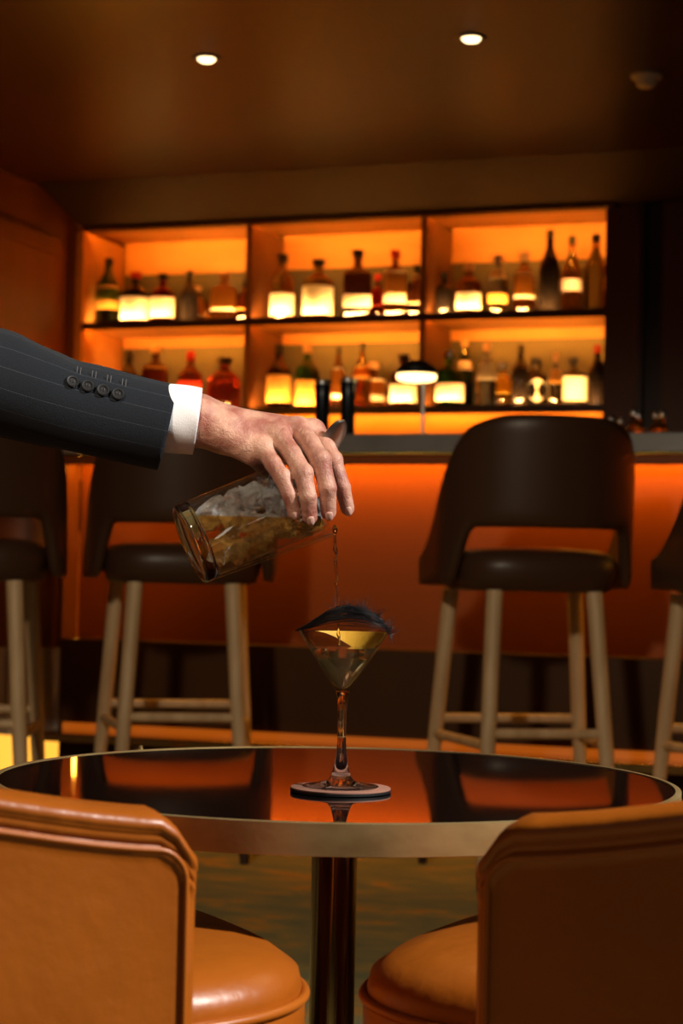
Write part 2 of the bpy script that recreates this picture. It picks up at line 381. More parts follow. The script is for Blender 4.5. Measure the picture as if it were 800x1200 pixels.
U = [ # px, top, w, glass, labels, cap, shape, words
 (126, 303, 27, 'green', [(337, 364, B2, 1.2)], 'black', 'tall', 'slim green bottle with amber label, first from left on the upper shelf'),
 (158, 319, 31, 'olive', [(350, 376, A, 1.3)], 'red', 'squat', 'squat olive bottle with glowing cream label, second from left on the upper shelf'),
 (190, 321, 28, 'red', [(350, 373, A, 1.2)], 'black', 'squat', 'red bottle with cream label and black cap, third from left on the upper shelf'),
 (221, 318, 21, 'dark', None, 'black', 'tall', 'slim black bottle behind the cream and red label, left bay of the upper shelf'),
 (230, 336, 26, 'amber', [(350, 371, A, .9)], 'tan', 'squat', 'small amber bottle with cream label in front of a black one, upper shelf'),
 (262, 320, 29, 'amber', [(338, 366, A, 1.2)], 'tan', 'square', 'square amber bottle with tall cream label, right part of the left bay'),
 (286, 328, 15, 'brown', [(338, 364, B2, 1.2)], 'black', 'square', 'narrow brown bottle with orange label beside the left divider, upper shelf'),
 (311, 335, 14, 'amber', [(342, 366, B2, 1.0)], 'tan', 'square', 'narrow amber bottle just right of the left divider, upper shelf'),
 (330, 298, 28, 'yellow', [(346, 371, A, 1.2)], 'black', 'wide', 'golden decanter with round black stopper, left part of the middle bay, upper shelf'),
 (372, 304, 35, 'yellow', [(337, 370, A, 1.25)], 'black', 'squat', 'broad golden bottle with large cream label, centre of the middle bay'),
 (418, 293, 32, 'brown', [(348, 362, A, 1.0)], 'black', 'square', 'dark brown square bottle with small low cream label, middle bay of upper shelf'),
 (442, 322, 19, 'red', [(338, 360, RD, 1.2)], 'red', 'squat', 'small red bottle left of the tall cream labelled one, middle bay'),
 (462, 293, 26, 'amber', [(320, 357, A, 1.25)], 'red', 'square', 'square bottle with bright red cap and tall cream label, middle bay, upper shelf'),
 (487, 311, 19, 'brown', [(322, 358, A, 1.1)], 'black', 'square', 'narrow brown bottle with long cream label left of the right divider'),
 (520, 319, 22, 'dark', None, 'black', 'squat', 'small black bottle just right of the right divider, upper shelf'),
 (548, 310, 31, 'amber', [(345, 364, A, 1.1)], 'tan', 'squat', 'broad amber bottle with low bright cream label, right bay of upper shelf'),
 (582, 300, 26, 'clear', [(346, 357, B2, 1.0), (318, 328, A, 1.0)], 'silver', 'wide', 'clear bottle with white neck tag and small orange label, right bay'),
 (613, 296, 27, 'amber', [(322, 351, A, 1.0)], 'tan', 'wide', 'amber bottle with oval cream label left of the tall black bottle'),
 (643, 270, 25, 'dark', None, 'black', 'tall', 'tallest black bottle on the upper shelf, right bay'),
 (669, 277, 24, 'amber', [(329, 342, PK, 1.2)], 'black', 'tall', 'tall amber bottle with small pink label, second from right on the upper shelf'),
 (697, 275, 27, 'yellow', None, 'black', 'tall', 'tall golden bottle without label at the right end of the upper shelf')]
for i, (px, top, wd, g, lb, cp, sh, words) in enumerate(U):
    bottle(px, 1, top, wd, g, lb, words, cp, sh, dy=.25 if px == 311 else .17 if px in (221, 442) else .12, group=G1)
Lw = [
 (150, 412, 22, 'dark', None, 'black', 'round', 'dark bottle rising behind the top of the sleeve, left bay, lower shelf'),
 (181, 405, 28, 'brown', [(432, 465, B2, 1.1)], 'tan', 'square', 'brown bottle with orange label above the sleeve, left bay, lower shelf'),
 (222, 412, 27, 'red', [(448, 472, RD, 1.1)], 'red', 'round', 'slim dark red bottle above the shirt cuff, lower shelf'),
 (262, 419, 38, 'red', None, 'black', 'wide', 'wide dark red bottle just above the wrist, lower shelf'),
 (314, 432, 18, 'amber', [(442, 468, B2, 1.0)], 'tan', 'squat', 'small amber bottle right of the left divider, lower shelf'),
 (326, 404, 28, 'brown', [(441, 472, B2, 1.2)], 'black', 'round', 'brown bottle with black neck and orange label above the knuckles, lower shelf'),
 (359, 403, 27, 'green', [(447, 476, B2, 1.2)], 'tan', 'round', 'green necked bottle with orange label left of the black shakers, lower shelf'),
 (395, 407, 16, 'amber', [(432, 468, A, .9)], 'black', 'tall', 'slim amber bottle seen between the two black shakers'),
 (423, 402, 20, 'amber', [(430, 444, B2, 1.1)], 'black', 'tall', 'tall amber bottle with black neck behind a cream labelled one, lower shelf'),
 (437, 425, 30, 'amber', [(446, 471, A, 1.2)], 'tan', 'squat', 'squat amber bottle with broad cream label left of the small lamp'),
 (472, 415, 32, 'brown', [(452, 472, A, 1.2)], 'black', 'squat', 'squat brown bottle with bright low label directly below the lamp shade'),
 (526, 412, 33, 'bgreen', [(451, 471, PK, 1.3)], 'silver', 'squat', 'bright green bottle with wide pale label right of the lamp'),
 (543, 397, 22, 'green', [(424, 434, PK, 1.0)], 'tan', 'tall', 'tall dark green bottle behind the bright green one, lower shelf'),
 (569, 403, 23, 'clear', [(428, 446, A, 1.2)], 'tan', 'tall', 'clear bottle with tan capsule and mid height cream label, lower shelf'),
 (588, 425, 25, 'yellow', [(440, 462, YL, 1.1)], 'silver', 'wide', 'round golden bottle with yellow label, right bay of lower shelf'),
 (609, 404, 20, 'dark', None, 'black', 'round', 'slim black bottle left of the diamond labelled one, lower shelf'),
 (627, 420, 34, 'dark', None, 'black', 'round', 'black bottle with glowing diamond shaped label, right bay, lower shelf'),
 (650, 414, 17, 'clear', [(434, 450, B2, 1.0)], 'tan', 'round', 'slim clear bottle between the diamond and the square labels, lower shelf'),
 (671, 419, 29, 'dark', [(443, 471, A, 1.2)], 'black', 'square', 'black bottle with tall square cream label, second from right, lower shelf'),
 (699, 405, 22, 'dark', None, 'red', 'tall', 'tall black bottle with red cap at right end of the lower shelf')]
for i, (px, top, wd, g, lb, cp, sh, words) in enumerate(Lw):
    b = bottle(px, 2, top, wd, g, lb, words, cp, sh, dy=.27 if px == 314 else .18 if px in (423, 543) else .12, group=G2)
    if px == 627:     # diamond label
        s = b.location; r_ = 14/(FPX/7.75); zc_ = PY(627, 458, s.y-.03).z-s.z
        vs = []
        for k in range(24):
            a = 2*math.pi*k/24; c, s_ = math.cos(a), math.sin(a); q = r_/((abs(c)**1.35+abs(s_)**1.35)**(1/1.35))
            vs.append((q*c, q*s_))
        R0 = 34/2/(FPX/7.75)+.0015
        f = [(x, -math.sqrt(max(1e-6, R0*R0-min(x*x, R0*R0*.96))), zc_+y) for x, y in vs]
        bk = [(x, y+.001, z) for x, y, z in f]
        m_ = MB().add(f+bk+[(0, -R0, zc_)], [(k, (k+1) % 24, 48) for k in range(24)]+[(k, 24+k, 24+(k+1) % 24, (k+1) % 24) for k in range(24)])
        m_.build('paper_label', A, b.children[0])

# ------------------------------------------------------------------ things on the counter
def on_bar(px, dy): q = PY(px, 505, YC+dy); return Vector((q.x, q.y, zt0+.0005))
def zat(px, py, dy): return PY(px, py, YC+dy).z-zt0
lp = on_bar(495, .30)
tl = thing('table_lamp', 'small cordless lamp with flat glowing shade standing on the counter', 'lamp', lp)
hl = zat(495, 443, .3)
MB().lathe([(.045, 0), (.045, .008), (.012, .014), (.006, .02)], 32).build('base', M_brasssm, tl)
MB().lathe([(.0055, .0201), (.0055, hl+.01)], 16).build('pole', M_caps, tl)
lx = -.022
MB().lathe([(.0, hl+.052), (.03, hl+.050), (.058, hl+.030), (.062, hl+.012), (.060, hl+.012), (.0, hl+.030)], 40, c=(lx, 0, 0)).build('shade', M_cap, tl)
MB().lathe([(.0, hl-.012), (.04, hl-.011), (.056, hl-.006), (.060, hl+.003), (.058, hl+.010), (0, hl+.011)], 40, c=(lx, 0, 0)).build('diffuser', mat('lamp glow', (1, 1, 1), emit=(1, .62, .22), es=5), tl)
for px, tp, words in ((377, 446, 'black cocktail shaker on the counter, left one of the pair above the hand'), (407, 443, 'black cocktail shaker on the counter, right one next to the strainer tip')):
    q = on_bar(px, .22); h = zat(px, tp, .22)
    sh = thing('cocktail_shaker', words, 'shaker', q, 0, 'black shakers on the counter')
    MB().lathe([(.018, 0), (.020, .004), (.0225, h*.7), (.0245, h*.99), (.0235, h), (.0215, h*.9), (.017, .01), (0, .01)], 32).build('tin', mat('black steel', (.018, .022, .028), .25, metal=.6), sh)
    MB().lathe([(.0249, h*.93), (.0252, h*.94), (.0252, h*.985), (.0248, h*.99)], 32).build('rim_band', M_caps, sh)
GP = [(682, .40, .040), (716, .25, .048), (727, .42, .055), (742, .22, .060), (748, .40, .066), (768, .25, .056), (776, .42, .07)]
gw = ['small amber dasher bottle just above the right stool backrest', 'amber dasher bottle, leftmost of the cluster right of the stool backrest', 'amber dasher bottle behind, second from left in the counter cluster',
      'amber dasher bottle in front at the middle of the counter cluster', 'taller amber dasher bottle at the middle back of the counter cluster', 'amber dasher bottle in front, near the right end of the counter cluster', 'amber dasher bottle at the far right back of the counter cluster']
for (px, dy, h), wd in zip(GP, gw):
    g = thing('dasher_bottle', wd, 'bottle', on_bar(px, dy), 0, 'small dasher bottles on the counter')
    h *= 1.45
    MB().lathe([(.016, 0), (.0185, .003), (.0185, h*.38), (.012, h*.52), (.007, h*.60), (.0065, h*.74)], 24).build('glass_body', GL['yellow'], g)
    MB().lathe([(.0085, h*.7402), (.0100, h*.78), (.0090, h*.90), (.004, h*.97), (0, h)], 20).build('dasher_top', M_caps, g)

# ------------------------------------------------------------------ bar stools
def make_stool(words):
    t = thing('bar_stool', words, 'bar stool', (0, 0, 0), 0, 'bar stools in front of the counter')
    SE = .79
    # wrap-round back: plan is a U, opening to +y
    nu, nv, th = 64, 12, .032
    def plan(u):     # u in -1..1
        a = u*R(118)
        hw = .235; x = hw*math.sin(a); y = -.20*math.cos(a)
        if abs(a) > math.pi/2:
            k = (abs(a)-math.pi/2); x = math.copysign(hw+.016*k, a); y = .30*k
        return Vector((x, y))
    def topz(u): k = abs(u); return 1.128 - .006*k - (.31)*sstep(.42, 1.0, k)**1.1 - .02*sstep(.25, .5, k)
    def botz(u): k = abs(u); return lerp(.857, .715, sstep(.43, .60, k))
    out = []; inn = []
    for i in range(nu+1):
        u = -1+2*i/nu; p = plan(u); d = (plan(u+.01)-plan(u-.01)).normalized(); nrm = Vector((d.y, -d.x))   # outward
        if nrm.dot(p-Vector((0, .05))) < 0: nrm = -nrm
        zt_, zb_ = topz(u), botz(u)
        if zt_ < zb_+.03: zt_ = zb_+.03
        for j in range(nv+1):
            v = j/nv; z = lerp(zb_, zt_, v)
            lean = -.10*max(0, (z-SE))*(1-abs(u)**2)*1.0   # backrest leans outward at rear
            rnd = 1-max(0, abs(v-.5)*2-.85)/.15*.45
            out.append((p.x+nrm.x*th/2*rnd, p.y+nrm.y*th/2*rnd+lean, z)); inn.append((p.x-nrm.x*th/2*rnd, p.y-nrm.y*th/2*rnd+lean, z))
    w_ = nv+1; n0 = len(out); vs = out+inn; fs = []
    for i in range(nu):
        for j in range(nv):
            a = i*w_+j; fs += [(a, a+w_, a+w_+1, a+1), (n0+a, n0+a+1, n0+a+w_+1, n0+a+w_)]
        a = i*w_; b = a+w_; fs += [(a, n0+a, n0+b, b), (a+nv, b+nv, n0+b+nv, n0+a+nv)]
    for i in (0, nu):
        for j in range(nv): a = i*w_+j; fs.append((a, a+1, n0+a+1, n0+a) if i == 0 else (a, n0+a, n0+a+1, a+1))
    MB().add(vs, fs).build('backrest', M_brleather, t, sub=1, angle=180)
    # seat cushion
    n = 48; prof = [(.86, .705), (.93, .712), (.97, .735), (.99, .76), (.97, .785), (.90, .800), (.75, .808), (.45, .813), (.0, .815)]
    vs = []
    for q, z in prof:
        for x, y in xsec(1, 3, n): vs.append((x*.212*q, .035+y*.205*q, z))
    fs = [(j*n+k, j*n+(k+1) % n, (j+1)*n+(k+1) % n, (j+1)*n+k) for j in range(len(prof)-1) for k in range(n)]+[tuple(range(n))[::-1]]
    MB().add(vs, fs).build('seat', M_brleather, t, angle=180)
    legs = {}
    for nm, x, y, bx, by in (('rl', -.125, -.12, -.165, -.20), ('rr', .125, -.12, .165, -.20), ('fl', -.165, .17, -.215, .22), ('fr', .165, .17, .215, .22)):
        a = Vector((x, y, .706)); b = Vector((bx, by, 0)); legs[nm] = (a, b)
        lg_ = MB().tube([a, lerp(a, b, .5), lerp(a, b, .94)], [.021, .019, .0135], 16).build('leg', M_wood, t)
        MB().tube([lerp(a, b, .9401), b], [.0138, .012], 16).build('leg_tip', M_darkedge, lg_)
    def at_(nm, z): a, b = legs[nm]; return lerp(a, b, (.706-z)/.706)
    for p, q, z, mm in (('rl', 'rr', .365, M_wood), ('fl', 'fr', .375, M_wood), ('rl', 'fl', .335, M_wood), ('rr', 'fr', .335, M_wood)):
        MB().tube([at_(p, z), at_(q, z)], .0125, 14).build('stretcher', mm, t)
    return t
def dup(root, loc, rz, words):
    r = root.copy(); C.objects.link(r); r.location = loc; r.rotation_euler = (0, 0, rz); r['label'] = words
    for ch in list(root.children):
        c = ch.copy(); C.objects.link(c); c.parent = r
        for g in list(ch.children): e = g.copy(); C.objects.link(e); e.parent = c
    return r
st = make_stool('brown leather bar stool with pale oak legs, right of centre, its whole back in view')
def spot(px, Z): q = P(px, 700, Z); return Vector((q.x, q.y, 0))
st.location = spot(622, 4.67); st.rotation_euler = (0, 0, YAW+R(10))
dup(st, spot(212, 4.95), YAW+R(8), 'brown leather bar stool behind the tilted mixing glass, second from the left')
dup(st, spot(-44, 4.62), YAW+R(10), 'brown leather bar stool cut by the left edge below the sleeve')
dup(st, spot(906, 4.48), YAW+R(14), 'brown leather bar stool mostly outside the right edge')

# ------------------------------------------------------------------ cocktail table
TH = .527; tc = F(0, 1.955); TR = .352
tb = thing('cocktail_table', 'round black glass topped table with a brass rim in the foreground', 'table', tc)
MB().lathe([(0, TH-.022), (TR-.006, TH-.022), (TR-.006, TH-.001), (TR-.007, TH), (0, TH)], 160).build('table_top', M_table, tb)
MB().lathe([(TR-.0055, TH-.028), (TR, TH-.028), (TR+.0005, TH-.0275), (TR+.0005, TH+.0002), (TR-.001, TH+.0009), (TR-.0055, TH+.0009)], 160, closed=True).build('rim', M_brass, tb)
MB().lathe([(0, TH-.040), (.12, TH-.040), (.12, TH-.0225), (0, TH-.0225)], 64).build('top_plate', M_darkedge, tb)
MB().lathe([(.0235, .02), (.0235, TH-.0402)], 64).build('pedestal', M_brasssm, tb)
MB().lathe([(0, 0), (.2, 0), (.2, .006), (.19, .012), (.03, .020), (0, .0201)], 96).build('base', M_brasssm, tb)
# dust specks on the table material
nt = M_table.node_tree; N = nt.nodes.new; L = nt.links.new
tcx = N('ShaderNodeTexCoord'); vo = N('ShaderNodeTexVoronoi'); vo.inputs['Scale'].default_value = 95
rp = N('ShaderNodeValToRGB'); rp.color_ramp.elements[0].position = .0; rp.color_ramp.elements[1].position = .05
rp.color_ramp.elements[0].color = (.55, .5, .45, 1); rp.color_ramp.elements[1].color = (.004, .003, .003, 1)
L(tcx.outputs['Object'], vo.inputs[0]); L(vo.outputs['Distance'], rp.inputs[0]); L(rp.outputs[0], nt.nodes['Principled BSDF'].inputs['Base Color'])

# coaster and martini glass
gp = PH(399, 923, TH+.004); gp.z = TH
co = thing('coaster', 'round brown leather coaster with black edge under the martini glass', 'coaster', (gp.x, gp.y, TH+.0004))
CR = .0492
MB().lathe([(0, 0), (CR-.001, 0), (CR, .0005), (CR, .0028), (0, .0028)], 96).build('backing', mat('black rubber', (.008, .008, .009), .5), co)
MB().lathe([(0, .00285), (CR-.0004, .00285), (CR-.0004, .0040), (CR-.001, .0044), (0, .0044)], 96).build('leather_face', mat('pinkish brown leather', (.40, .19, .13), .55), co)
GZ = TH+.005
rim_z = P(403, 738.5, (gp-CP).dot(FW)).z
HG = rim_z-GZ; KZ = P(400, 810, (gp-CP).dot(FW)).z-GZ     # height of rim and of the bowl's point
RR = .0455
mg = thing('martini_glass', 'clear stemmed martini glass on the coaster at the middle of the table', 'glass', (gp.x, gp.y, GZ))
M_glass = glassy('clear glass', (1, 1, 1), 0, 1.47); M_thin = thin('thin clear glass', (.985, .985, .98))
foot = [(0, 0), (.036, 0), (.0372, .0008), (.036, .0016), (.022, .0034), (.013, .0062), (.0095, .011)]
stem = [(.0095, .011), (.0070, .020), (.0052, .030), (.0044, .042), (.0040, .055), (.0042, KZ-.02), (.0050, KZ-.006), (.0068, KZ)]
th = .0011
bowl = [(.0068, KZ), (.0092, KZ+.004), (RR, HG-.0006), (RR-.0004, HG), (RR-.0010, HG-.0002), (.0092-.0007, KZ+.0055), (.004, KZ+.0025), (0, KZ+.0018)]
def openlathe(name, prof, par):
    m = MB(); m.cap0 = False; m.cap1 = False; m.lathe(prof, 96)
    me = bpy.data.meshes.new('mesh'); me.from_pydata(m.v, [], m.f); o = link(name, me, M_thin if name == 'bowl' else M_glass, par, True, 60)
    return o
for nm, pr in (('foot', foot), ('stem', stem), ('bowl', bowl)): openlathe(nm, pr, mg)
LZ = P(400, 759, (gp-CP).dot(FW)).z-GZ
rl = lambda z: lerp(.0085, RR-.0010, (z-(KZ+.0055))/(HG-KZ-.0057))-.0003
ck = MB().lathe([(0, KZ+.0024), (.0038, KZ+.0031), (rl(KZ+.0062), KZ+.0062), (rl(LZ), LZ), (0, LZ)], 96).build('cocktail', mat('pale golden cocktail', (1.0, .84, .46), 0, trans=.93, ior=1.34))
ck.location = (gp.x, gp.y, GZ); tag(ck, 'pale golden cocktail filling the martini glass', 'drink')
def zest():
    m = mat('lemon zest', (.98, .50, .045), .4, bump=(900, .0006), sss=.15); i_ = m.node_tree.nodes['Principled BSDF'].inputs
    i_['Subsurface Radius'].default_value = (1, .55, .1); i_['Subsurface Scale'].default_value = .003; return m
# lemon peel lying against the inner wall on the near right
vs = []; nn = 30; w_ = nn+1
azf = -math.pi/2+YAW
rows = 5
for layer in (0, 1):
    for r_ in range(rows+1):
        for k in range(nn+1):
            t_ = k/nn; az = azf+math.pi-lerp(R(-42), R(84), t_)
            dpt = .0175*sstep(0, .62, t_)*(1-.35*sstep(.8, 1, t_))+.0006
            z = HG-.0022-dpt*r_/rows
            rr_ = rl(z)-.0006-.0011*layer
            vs.append((rr_*math.cos(az), rr_*math.sin(az), z))
n0 = (rows+1)*w_; fs = []
for r_ in range(rows):
    for k in range(nn):
        a = r_*w_+k; fs += [(a, a+1, a+w_+1, a+w_), (n0+a, n0+a+w_, n0+a+w_+1, n0+a+1)]
for k in range(nn): fs += [(k, n0+k, n0+k+1, k+1), (rows*w_+k, rows*w_+k+1, n0+rows*w_+k+1, n0+rows*w_+k)]
for r_ in range(rows): fs += [(r_*w_, (r_+1)*w_, n0+(r_+1)*w_, n0+r_*w_), (r_*w_+nn, n0+r_*w_+nn, n0+(r_+1)*w_+nn, (r_+1)*w_+nn)]
lm = MB().add(vs, fs).build('lemon_peel', zest())
lm.location = (gp.x, gp.y, GZ); tag(lm, 'curved strip of yellow lemon peel inside the rim of the martini glass', 'garnish')
# feather garnish
def hairs(name, curves, rad, m):
    h = MB()
    for pts in curves: n_ = len(pts)-1; h.tube(pts, [rad*(1-.75*(k/n_)**2) for k in range(n_+1)], 3)
    return h.build(name, m, angle=180)
zg = (gp-CP).dot(FW)
cur = []
def hp2(px, py, dz): return P(px, py, zg+dz)
spine = [(346, 739), (364, 729), (383, 716), (403, 709), (424, 711), (441, 721), (452, 733), (456, 744)]
def spn(t):
    t = max(0, min(.9999, t))*(len(spine)-1); i = int(t); f = t-i
    a, b = spine[i], spine[i+1]; return (lerp(a[0], b[0], f), lerp(a[1], b[1], f))
for k in range(270):
    t0 = random.random()**1.3*.55; t1 = min(1.12, t0+random.uniform(.28, .6)); side = random.gauss(0, .009)
    hk = 1-abs(random.gauss(0, .30)); hk = max(.12, hk); wob = random.uniform(-.06, .06); pts = []
    for j in range(9):
        t = lerp(t0, t1, j/8); x, y = spn(min(t, 1)); ov = max(0, t-1)*60; base = 740+.02*(x-350)
        pts.append(hp2(x+ov+random.gauss(0, .3), base-(base-y)*(hk+wob*j/8)+ov*.7+random.gauss(0, .35), side*(.25+math.sin(math.pi*min(1, t)))))
    cur.append(pts)
for k in range(150):   # fly-away barbs
    t0 = 1-random.random()**1.5*.7; x, y = spn(t0); ang = random.uniform(-2.6, -.3) if random.random() < .65 else random.uniform(-.2, 1.3)
    ln = random.uniform(4, 17); pts = []; bend = random.uniform(-.9, .9)
    for j in range(7):
        f = j/6; a = ang+bend*f; pts.append(hp2(x+math.cos(a)*ln*f, y+math.sin(a)*ln*f, random.gauss(0, .0008)+.006*f*(k % 3-1)))
    cur.append(pts)
ft_ = hairs('feather', cur, .00025, mat('black feather', (.008, .011, .016), .33, spec=.6))
tag(ft_, 'wispy black feather laid across the rim of the martini glass', 'garnish')

# ------------------------------------------------------------------ mixing glass with ice
MGm = P(364, 579, 1.945); MGb = P(221, 639, 1.912)
ax = (MGm-MGb); GLn = ax.length; ax.normalize()
qx = ax.orthogonal().normalized(); qy = ax.cross(qx)
MM = Matrix(((qx.x, qy.x, ax.x, MGb.x), (qx.y, qy.y, ax.y, MGb.y), (qx.z, qy.z, ax.z, MGb.z), (0, 0, 0, 1)))
RG = .0425; ti = .0026
mx = tag(bpy.data.objects.new('mixing_glass', None), 'tilted cylindrical mixing glass full of ice held over the martini glass', 'mixing glass'); C.objects.link(mx); mx.matrix_world = MM
prof = [(0, .002), (.030, .0018), (RG-.004, 0), (RG-.0008, .0012), (RG, .004), (RG, GLn-.001), (RG-.0008, GLn), (RG-ti+.0004, GLn), (RG-ti, GLn-.0012), (RG-ti, .0142)]
m0 = MB(); m0.cap0 = m0.cap1 = False
pb = [(0, .0022), (.028, .0020), (.036, .0008), (RG-.003, 0), (RG-.0008, .0010), (RG, .0035), (RG, .0138), (RG-ti, .0141), (RG-ti-.003, .0131), (.028, .0125), (0, .0122)]
m0.lathe(pb, 128); me_ = bpy.data.meshes.new('m'); me_.from_pydata(m0.v, [], m0.f); link('thick_base', me_, M_glass, mx, True, 50)
prof = [(RG, .0140)]+prof[5:]
m1 = MB(); m1.cap0 = m1.cap1 = False
mgb = m1.lathe(prof, 128).build('glass_wall', thin('mixing glass wall', (.98, .98, .97), .010, (1, .95, .9), 1.6), mx, angle=50)
# pouring lip: a small trough on the lower side of the rim
dn = (Vector((0, 0, -1)) - ax*Vector((0, 0, -1)).dot(ax)).normalized()
dl = Vector((dn.dot(qx), dn.dot(qy)))
for v in mgb.data.vertices:
    if v.co.z > GLn-.022:
        d2 = Vector((v.co.x, v.co.y)); c_ = d2.normalized().dot(dl) if d2.length > 1e-5 else 0
        if c_ > .86:
            k = sstep(.86, 1, c_)*sstep(GLn-.022, GLn, v.co.z)
            v.co.x += dl.x*.007*k; v.co.y += dl.y*.007*k; v.co.z += .006*k
# the drink left inside: inner cylinder cut by a level plane
bm = bmesh.new(); m = MB().lathe([(0, .0128), (.027, .0131), (RG-ti-.0034, .0141), (RG-ti-.0005, .0176), (RG-ti-.0005, GLn-.003), (0, GLn-.003)], 96)
me = pyd(m.v, m.f); bm.from_mesh(me); bm.transform(MM)
lvl = P(300, 607, 1.93)
r_ = bmesh.ops.bisect_plane(bm, geom=bm.verts[:]+bm.edges[:]+bm.faces[:], plane_co=lvl, plane_no=(0, 0, 1), clear_outer=True)
ed = [e for e in r_['geom_cut'] if isinstance(e, bmesh.types.BMEdge)]
bmesh.ops.contextual_create(bm, geom=ed); bmesh.ops.recalc_face_normals(bm, faces=bm.faces)
me = bpy.data.meshes.new('m'); bm.to_mesh(me); bm.free()
dr = link('mixed_drink', me, thin('amber mixed drink', (1.0, .74, .34), .10, (1, .66, .26), 1.33), None, True, 30)
tag(dr, 'golden drink lying in the lower half of the tilted mixing glass', 'drink')
M_ice = glassy('ice', (.97, .98, 1.0), .0, 1.31, bump=(330, .0012)); M_ice.node_tree.nodes['Principled BSDF'].inputs['Transmission Weight'].default_value = .84
ice = [(.0265+.0170*(k//4)+.003*(k % 2), (k % 4)*math.pi/2+.5*(k//4), .62) for k in range(28)]
rnd = random.Random(3); lay = {}
for i, (zz, a, rf) in enumerate(ice):
    bm = bmesh.new(); bmesh.ops.create_cube(bm, size=rnd.uniform(.0175, .0205))
    bmesh.ops.subdivide_edges(bm, edges=bm.edges[:], cuts=2, use_grid_fill=True)
    for v in bm.verts:
        v.co += Vector((rnd.gauss(0, .0017), rnd.gauss(0, .0017), rnd.gauss(0, .0017)))
        l_ = v.co.length; v.co *= 1-.06*max(0, (l_-.0115)/.008)
    Rm = Matrix.Rotation(rnd.uniform(0, 6), 4, 'X') @ Matrix.Rotation(rnd.uniform(0, 6), 4, 'Y')
    bm.transform(Rm)
    me = bpy.data.meshes.new('ice'); bm.to_mesh(me); bm.free()
    o = link('ice_cube', me, M_ice, None, False)
    rr_ = (RG-ti-.0150)*rf/.62
    pos = MM @ Vector((rr_*math.cos(a), rr_*math.sin(a), zz)); o.location = pos
    loc = (pos-(MGb+ax*zz))
    v_ = 'upper' if loc.z > 0 else 'lower'; side = 'nearer the viewer' if loc.dot(FW) < 0 else 'at the far side'
    n_ = ['first', 'second', 'third', 'fourth', 'fifth', 'sixth', 'last'][i//4]
    lay.setdefault((i//4), []).append((loc.z, loc.dot(FW), o, n_))
for q in lay.values():
    q.sort(key=lambda e: e[0]); names = ['lowest', 'second lowest', 'second highest', 'highest']
    for nm_, e in zip(names, q):
        tag(e[2], f'clear ice cube in the mixing glass, {nm_} in the {e[3]} layer from the base', 'ice cube', 'ice cubes in the mixing glass')
# julep strainer resting in the mouth with its handle sticking up past the index finger
js = thing('strainer', 'steel strainer with leaf shaped handle tip rising past the fingers', 'strainer', MGm)
js.rotation_euler = (0, 0, 0)
def loc_(o, p): return p-Vector(o.location)
h0 = P(372, 545, 1.935); h1 = P(381, 527, 1.932); h2 = P(404, 492, 1.925)
d = (h2-h1).normalized(); sd = d.cross(FW).normalized(); nn_ = (FW*1.0 + sd*.35).normalized(); sd = d.cross(nn_).normalized()
Lh = (h2-h0).length; vs = []; K = 18
for i in range(K+1):
    f = i/K; c = lerp(h0, h2, f); wv = .0095*(math.sin(math.pi*min(1, max(0, (f-.05)))**.85)**.7 if 0 < f < 1 else 0)+.0006
    wv = lerp(.004, .0105, sstep(0, .45, f)); wv *= math.sqrt(max(.002, 1-max(0, (f-.55)/.45)**2.2))
    for k in range(7):
        g = -1+2*k/6; vs.append(loc_(js, c+sd*wv*g+nn_*(.0022*(g*g)-.001)))
n0 = len(vs); vs += [v+nn_*.0012 for v in vs]; fs = []
for i in range(K):
    for k in range(6): a = i*7+k; fs += [(a, a+1, a+8, a+7), (n0+a, n0+a+7, n0+a+8, n0+a+1)]
    a = i*7; fs += [(a, a+7, n0+a+7, n0+a), (a+6, n0+a+6, n0+a+13, a+13)]
fs += [tuple(range(7))+tuple(range(n0+6, n0-1, -1)), tuple(range(K*7, K*7+7))+tuple(range(n0+K*7+6, n0+K*7-1, -1))]
MB().add(vs, fs).build('handle', mat('brushed steel', (.42, .38, .35), .28, metal=1), js)
c0 = MGm-ax*.006; vs = []
for r_i in range(7):
    q = r_i/6
    for k in range(40):
        a = 2*math.pi*k/40; vs.append(loc_(js, c0+(qx*math.cos(a)+qy*math.sin(a))*(.034*q+.0001)-ax*(.010*(1-q*q))))
n0 = len(vs); vs += [v+ax*.001 for v in vs]; fs = []
for r_i in range(6):
    for k in range(40):
        if r_i in (2, 4) and k % 4 == 0: continue
        a = r_i*40+k; b = r_i*40+(k+1) % 40; fs += [(a, b, b+40, a+40), (n0+a, n0+a+40, n0+b+40, n0+b)]
MB().add(vs, fs).build('perforated_bowl', MATS['brushed steel'], js)
# stream
pts = []; rad = []
for i in range(60):
    f = i/59; x = 391.5+2.2*f**.7+3.8*f; y = lerp(617, 757, f)
    pts.append(P(x+.5*math.sin(f*34)+.4*math.sin(f*61), y, lerp(1.945, zg, f)))
    rad.append((.0012+.0004*math.sin(f*44)+.0003*math.sin(f*71))*(1.5-.7*f if f < .3 else 1.0))
sm = MB().tube(pts, rad, 10); so = sm.build('poured_stream', glassy('clear pouring liquid', (1, .95, .85), 0, 1.33), angle=180)
tag(so, 'thin twisting stream of drink falling from the mixing glass into the martini glass', 'drink')

